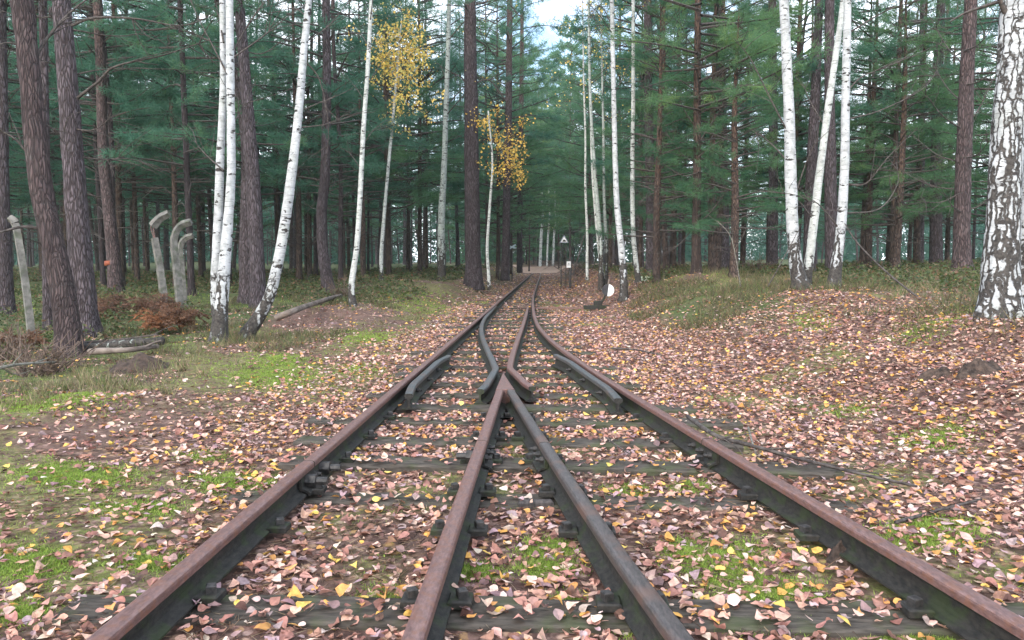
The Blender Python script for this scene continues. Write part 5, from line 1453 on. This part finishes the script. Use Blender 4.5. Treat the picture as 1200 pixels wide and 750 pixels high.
# cushions where the photograph shows bright moss: (px, py, rx, ry in px)
for (px, py, rx, ry) in [(640, 640, 26, 12), (668, 700, 16, 9), (590, 583, 10, 5), (850, 655, 40, 22), (810, 565, 22, 7), (800, 640, 20, 14), (1095, 512, 40, 10), (1090, 620, 50, 16), (1075, 738, 60, 14), (90, 555, 60, 12), (320, 440, 55, 14), (330, 425, 40, 8),
                         (30, 655, 40, 16), (270, 560, 40, 10), (60, 480, 70, 14), (690, 440, 14, 4), (625, 375, 10, 3), (460, 690, 30, 8), (735, 570, 24, 7), (900, 700, 50, 24), (745, 715, 16, 24), (20, 710, 30, 10), (180, 650, 40, 10), (165, 590, 40, 8), (425, 430, 30, 8),
                         (430, 395, 40, 9), (480, 360, 60, 9), (1000, 480, 30, 6), (1080, 430, 40, 8), (640, 660, 30, 10), (560, 665, 20, 8), (240, 530, 30, 6), (950, 410, 30, 7), (1150, 420, 30, 8)]:
    n = int(rx * ry * 3.0)
    a = mr.normal(0, 0.55, (n, 2))
    for (u, v) in a:
        if py + v * ry < 335: continue
        p = on_level(px + u * rx, py + v * ry, 0.0); mx.append(p.x); my.append(p.y)
mx = np.array(mx); my = np.array(my)
rep = 6
X = np.repeat(mx, rep) + mr.normal(0, 0.014, len(mx) * rep); Y = np.repeat(my, rep) + mr.normal(0, 0.014, len(mx) * rep)
# general thin moss by place
n = 210000
gy = 0.8 + 17 * mr.random(n) ** 1.3; gx = mr.uniform(-1, 1, n) * (0.74 * gy + 0.5)
lf, ms, fo = cover(gx, gy)
m = (mr.random(n) < ms * 0.9 * (1 - 0.5 * lf))
X = np.concatenate([X, gx[m]]); Y = np.concatenate([Y, gy[m]])
m = rail_clear(X, Y, 0.03); X, Y = X[m], Y[m]
blade_field("moss", X, Y, mr.uniform(0.006, 0.020, len(X)) * (1 + 0.05 * Y), 0.003 + 0.0007 * Y, 0.9, [(0.20, 0.32, 0.045), (0.27, 0.38, 0.06), (0.13, 0.19, 0.04), (0.28, 0.31, 0.085)], mr, "bright green moss growing among the leaves")

n = 60000
gy = 0.8 + 9 * mr.random(n) ** 1.4; gx = mr.uniform(-1, 1, n) * (0.74 * gy + 0.5)
m = rail_clear(gx, gy, 0.03) & (mr.random(n) < 0.25 + 0.75 * (fbm(gx * 2.2, gy * 2.2, 91) > 0.5)); gx, gy = gx[m], gy[m]
az = mr.uniform(0, 6.28, len(gx)); D = unit(np.stack([np.cos(az), np.sin(az), mr.normal(0.05, 0.12, len(gx))], 1))
V, Fq = blades(np.stack([gx, gy, gh(gx, gy) + 0.004 + 0.008 * mr.random(len(gx))], 1), D, mr.uniform(0.025, 0.075, len(gx)), 0.0028 + 0.0004 * gy, mr)
mb = MB(); mb.add(V, [Fq], 0, np.repeat(np.array([(0.11, 0.06, 0.04), (0.20, 0.12, 0.075), (0.06, 0.04, 0.03), (0.27, 0.20, 0.13)])[mr.integers(0, 4, len(gx))], 3, 0))
tag(link("needle_litter", mb.mesh("needle_litter", [M["blade"]])), "brown pine needles and small twigs on the earth", None, None, "stuff")
gxs = []; gys = []; gl = []
def grass_patch(cx_px, cy_px, rx, ry, n, ln):
    u = mr.normal(0, 0.5, (n, 2))
    # tussocks
    cl = mr.normal(0, 0.5, (max(3, n // 25), 2)); u = cl[mr.integers(0, len(cl), n)] + mr.normal(0, 0.06, (n, 2))
    for (a, b) in u:
        py = max(cy_px + b * ry, 326)
        p = on_level(cx_px + a * rx, py, 0.0)
        for it in range(2): p = on_level(cx_px + a * rx, py, min(0.6, gh1(p.x, p.y)))
        gxs.append(p.x); gys.append(p.y); gl.append(ln * mr.uniform(0.5, 1.4))
for a in [(60, 458, 110, 18, 600, 0.09), (110, 452, 80, 16, 450, 0.10), (20, 470, 70, 16, 350, 0.08), (130, 430, 100, 10, 300, 0.10), (270, 400, 40, 8, 350, 0.12), (330, 400, 70, 12, 500, 0.10), (450, 372, 80, 10, 500, 0.09), (900, 350, 60, 14, 800, 0.14), (960, 350, 50, 9, 500, 0.12), (1000, 365, 60, 12, 500, 0.12),
          (1100, 370, 60, 14, 600, 0.13), (1170, 372, 30, 8, 400, 0.15), (1090, 395, 60, 12, 400, 0.12), (780, 348, 60, 8, 500, 0.12), (850, 352, 60, 12, 900, 0.15), (820, 345, 90, 10, 900, 0.12), (930, 365, 110, 12, 1100, 0.10), (760, 338, 60, 6, 600, 0.10), (1060, 385, 110, 14, 900, 0.10), (815, 352, 100, 12, 2200, 0.13), (860, 372, 80, 10, 1200, 0.10), (880, 340, 60, 8, 900, 0.14), (1120, 355, 70, 12, 1200, 0.13), (190, 430, 60, 10, 300, 0.10), (1180, 430, 40, 12, 300, 0.11), (1050, 335, 50, 6, 350, 0.14), (540, 345, 50, 7, 300, 0.08), (150, 360, 60, 8, 500, 0.14), (60, 370, 60, 10, 500, 0.14)]:
    grass_patch(*a)
X = np.array(gxs); Y = np.array(gys); L_ = np.array(gl)
m = rail_clear(X, Y, 0.06); X, Y, L_ = X[m], Y[m], L_[m]
blade_field("grass", X, Y, L_, 0.0035 + 0.0004 * Y, 0.45, [(0.10, 0.14, 0.04), (0.15, 0.17, 0.06), (0.25, 0.21, 0.11), (0.31, 0.25, 0.15), (0.17, 0.12, 0.07), (0.09, 0.12, 0.045)], mr, "tufts of green and dry grass on the banks")

# heather and straw on the banks
n = 30000
hy = np.where(mr.random(n) < 0.65, mr.uniform(6.8, 16, n), mr.uniform(4.8, 14, n)); sd_ = hy > 0
rightside = mr.random(n) < 0.62
hx = np.where(rightside, 1.2 + 5.5 * mr.random(n) ** 1.2, -2.5 - 4.0 * mr.random(n))
toe_ = np.interp(hy, [0, 6, 10, 16], [4.5, 2.9, 1.5, 0.95])
nz = fbm(hx * 1.6, hy * 1.6, 131, 3)
hump_ = np.exp(-(((hx - 2.4) / 1.0) ** 2 + ((hy - 10.8) / 3.0) ** 2))
keep = np.where(rightside, (hx > toe_) & (nz + 0.12 * hump_ + 0.10 * (mr.random(n) - 0.5) > 0.57), (nz + 0.08 * (mr.random(n) - 0.5) > 0.58) & (np.abs(hx + 3.3) + np.abs(hy - 11.6) * 0.4 > 1.0))
hx, hy = hx[keep], hy[keep]
X = np.repeat(hx, 5) + mr.normal(0, 0.035, len(hx) * 5); Y = np.repeat(hy, 5) + mr.normal(0, 0.035, len(hx) * 5)
m = rail_clear(X, Y, 0.1); X, Y = X[m], Y[m]
blade_field("heather", X, Y, 0.04 + 0.15 * mr.random(len(X)) ** 2.2, 0.0035 + 0.00045 * Y, 0.7, [(0.075, 0.055, 0.038), (0.11, 0.085, 0.05), (0.17, 0.14, 0.07), (0.085, 0.105, 0.04), (0.12, 0.14, 0.05), (0.22, 0.18, 0.10), (0.14, 0.085, 0.055), (0.06, 0.075, 0.03), (0.10, 0.15, 0.045)], mr, "brown heather and straw coloured grass on the banks")

# low bilberry and heather on the forest floor
n = 26000
uy = 6.5 + 34 * mr.random(n) ** 1.2; side = mr.random(n) < 0.5
ux = np.where(side, -2.6 - mr.random(n) * (0.72 * uy - 1.0), 1.9 + mr.random(n) * (0.70 * uy - 0.5))
keep = fbm(ux * 0.55, uy * 0.55, 63, 3) > np.where(side, 0.47, 0.46)
keep &= ~((ux < 0) & (uy < 15) & (mr.random(n) < 0.5))
keep &= ~((ux > 0) & (uy < 8.5)) & ~((ux > 1.2) & (ux < 3.6) & (uy < 14.5)) & (np.exp(-(((ux + 3.3) / 0.75) ** 2 + ((uy - 11.6) / 2.2) ** 2)) < 0.4) & ~((ux < 0) & (uy < 9.0) & (ux > -4.6)) & ~((ux < -2.5) & (ux > -5) & (uy < 13)) 
ux, uy = ux[keep], uy[keep]
rep = 9
hgt = mr.uniform(0.05, 0.22, len(ux))
X = np.repeat(ux, rep) + mr.normal(0, 0.07, len(ux) * rep); Y = np.repeat(uy, rep) + mr.normal(0, 0.07, len(ux) * rep); Hh = np.repeat(hgt, rep) * mr.random(len(X))
cen = np.stack([X, Y, gh(X, Y, False) + Hh], 1)
V, P, C_ = leaf_cards(cen, mr, np.clip(0.028 + 0.0016 * Y, 0, 0.09), [(0.065, 0.095, 0.032, 3), (0.10, 0.125, 0.045, 3), (0.16, 0.135, 0.075, 2), (0.17, 0.10, 0.06, 1.6), (0.045, 0.07, 0.03, 2)], tilt=0.6)
mb = MB(); mb.add(V, P, 0, C_)
tag(link("undergrowth", mb.mesh("undergrowth", [M["blade"]])), "low green bilberry and heather covering the forest floor", None, None, "stuff")

# ------------------------------------------------------------------ light
SUN_EL, SUN_AZ = math.radians(30), math.radians(205)      # azimuth clockwise from +Y: behind the camera, a little left
world = bpy.data.worlds.new("World"); scene.world = world; world.use_nodes = True
wt = world.node_tree; bg = wt.nodes["Background"]
sky = wt.nodes.new("ShaderNodeTexSky"); sky.sky_type = "NISHITA"; sky.sun_disc = False
sky.sun_elevation = SUN_EL; sky.sun_rotation = SUN_AZ; sky.air_density = 1.0; sky.dust_density = 2.5; sky.ozone_density = 1.0
tc = wt.nodes.new("ShaderNodeTexCoord"); cn = wt.nodes.new("ShaderNodeTexNoise")
cn.inputs["Scale"].default_value = 2.6; cn.inputs["Detail"].default_value = 6; cn.inputs["Roughness"].default_value = 0.6
wt.links.new(tc.outputs["Generated"], cn.inputs["Vector"])
cr = wt.nodes.new("ShaderNodeMapRange"); cr.inputs["From Min"].default_value = 0.38; cr.inputs["From Max"].default_value = 0.58
wt.links.new(cn.outputs["Fac"], cr.inputs["Value"])
cm = wt.nodes.new("ShaderNodeMix"); cm.data_type = "RGBA"; wt.links.new(cr.outputs[0], cm.inputs[0])
wt.links.new(sky.outputs[0], cm.inputs[6]); cm.inputs[7].default_value = (8.2, 8.8, 9.7, 1)      # thin bright cloud
wt.links.new(cm.outputs[2], bg.inputs["Color"]); bg.inputs["Strength"].default_value = 0.15
sd = bpy.data.lights.new("sun", "SUN"); sd.energy = 0.9; sd.angle = math.radians(25); sd.color = (1.0, 0.96, 0.91)
so = bpy.data.objects.new("sun", sd); COL.objects.link(so)
dirv = Vector((math.sin(SUN_AZ) * math.cos(SUN_EL), math.cos(SUN_AZ) * math.cos(SUN_EL), math.sin(SUN_EL)))
so.rotation_euler = dirv.to_track_quat("Z", "Y").to_euler()
so.location = (0, -5, 20)

scene.view_settings.view_transform = "Standard"
scene.view_settings.look = "None"
scene.view_settings.exposure = 1.45
scene.view_settings.gamma = 1.0
scene.view_settings.use_curve_mapping = False
scene.render.engine = "CYCLES"
scene.cycles.use_denoising = True
scene.cycles.denoiser = "OPENIMAGEDENOISE"
scene.cycles.max_bounces = 6
scene.cycles.diffuse_bounces = 4
scene.cycles.glossy_bounces = 2
scene.cycles.transmission_bounces = 3
scene.cycles.transparent_max_bounces = 4
scene.cycles.sample_clamp_indirect = 8
scene.cycles.use_adaptive_sampling = True
scene.cycles.adaptive_threshold = 0.02

# ------------------------------------------------------------------ haze volume added to lift the forest shade
hz = N("shade_lift_haze")
hz.t.nodes.remove(hz.b)
pv = hz.n("ShaderNodeVolumePrincipled"); pv.inputs["Color"].default_value = (0.80, 0.95, 0.95, 1); pv.inputs["Density"].default_value = 0.0006
pv.inputs["Anisotropy"].default_value = 0.2
hz.l(pv.outputs[0], hz.out.inputs["Volume"])
V, P = box(0, 124, 12.5, 520, 276, 31)
tag(link("haze", make_mesh("haze", V, [(P[0], 0)], [hz.m])), "thin pale air between the trees", None, None, "stuff")
scene.cycles.volume_bounces = 1
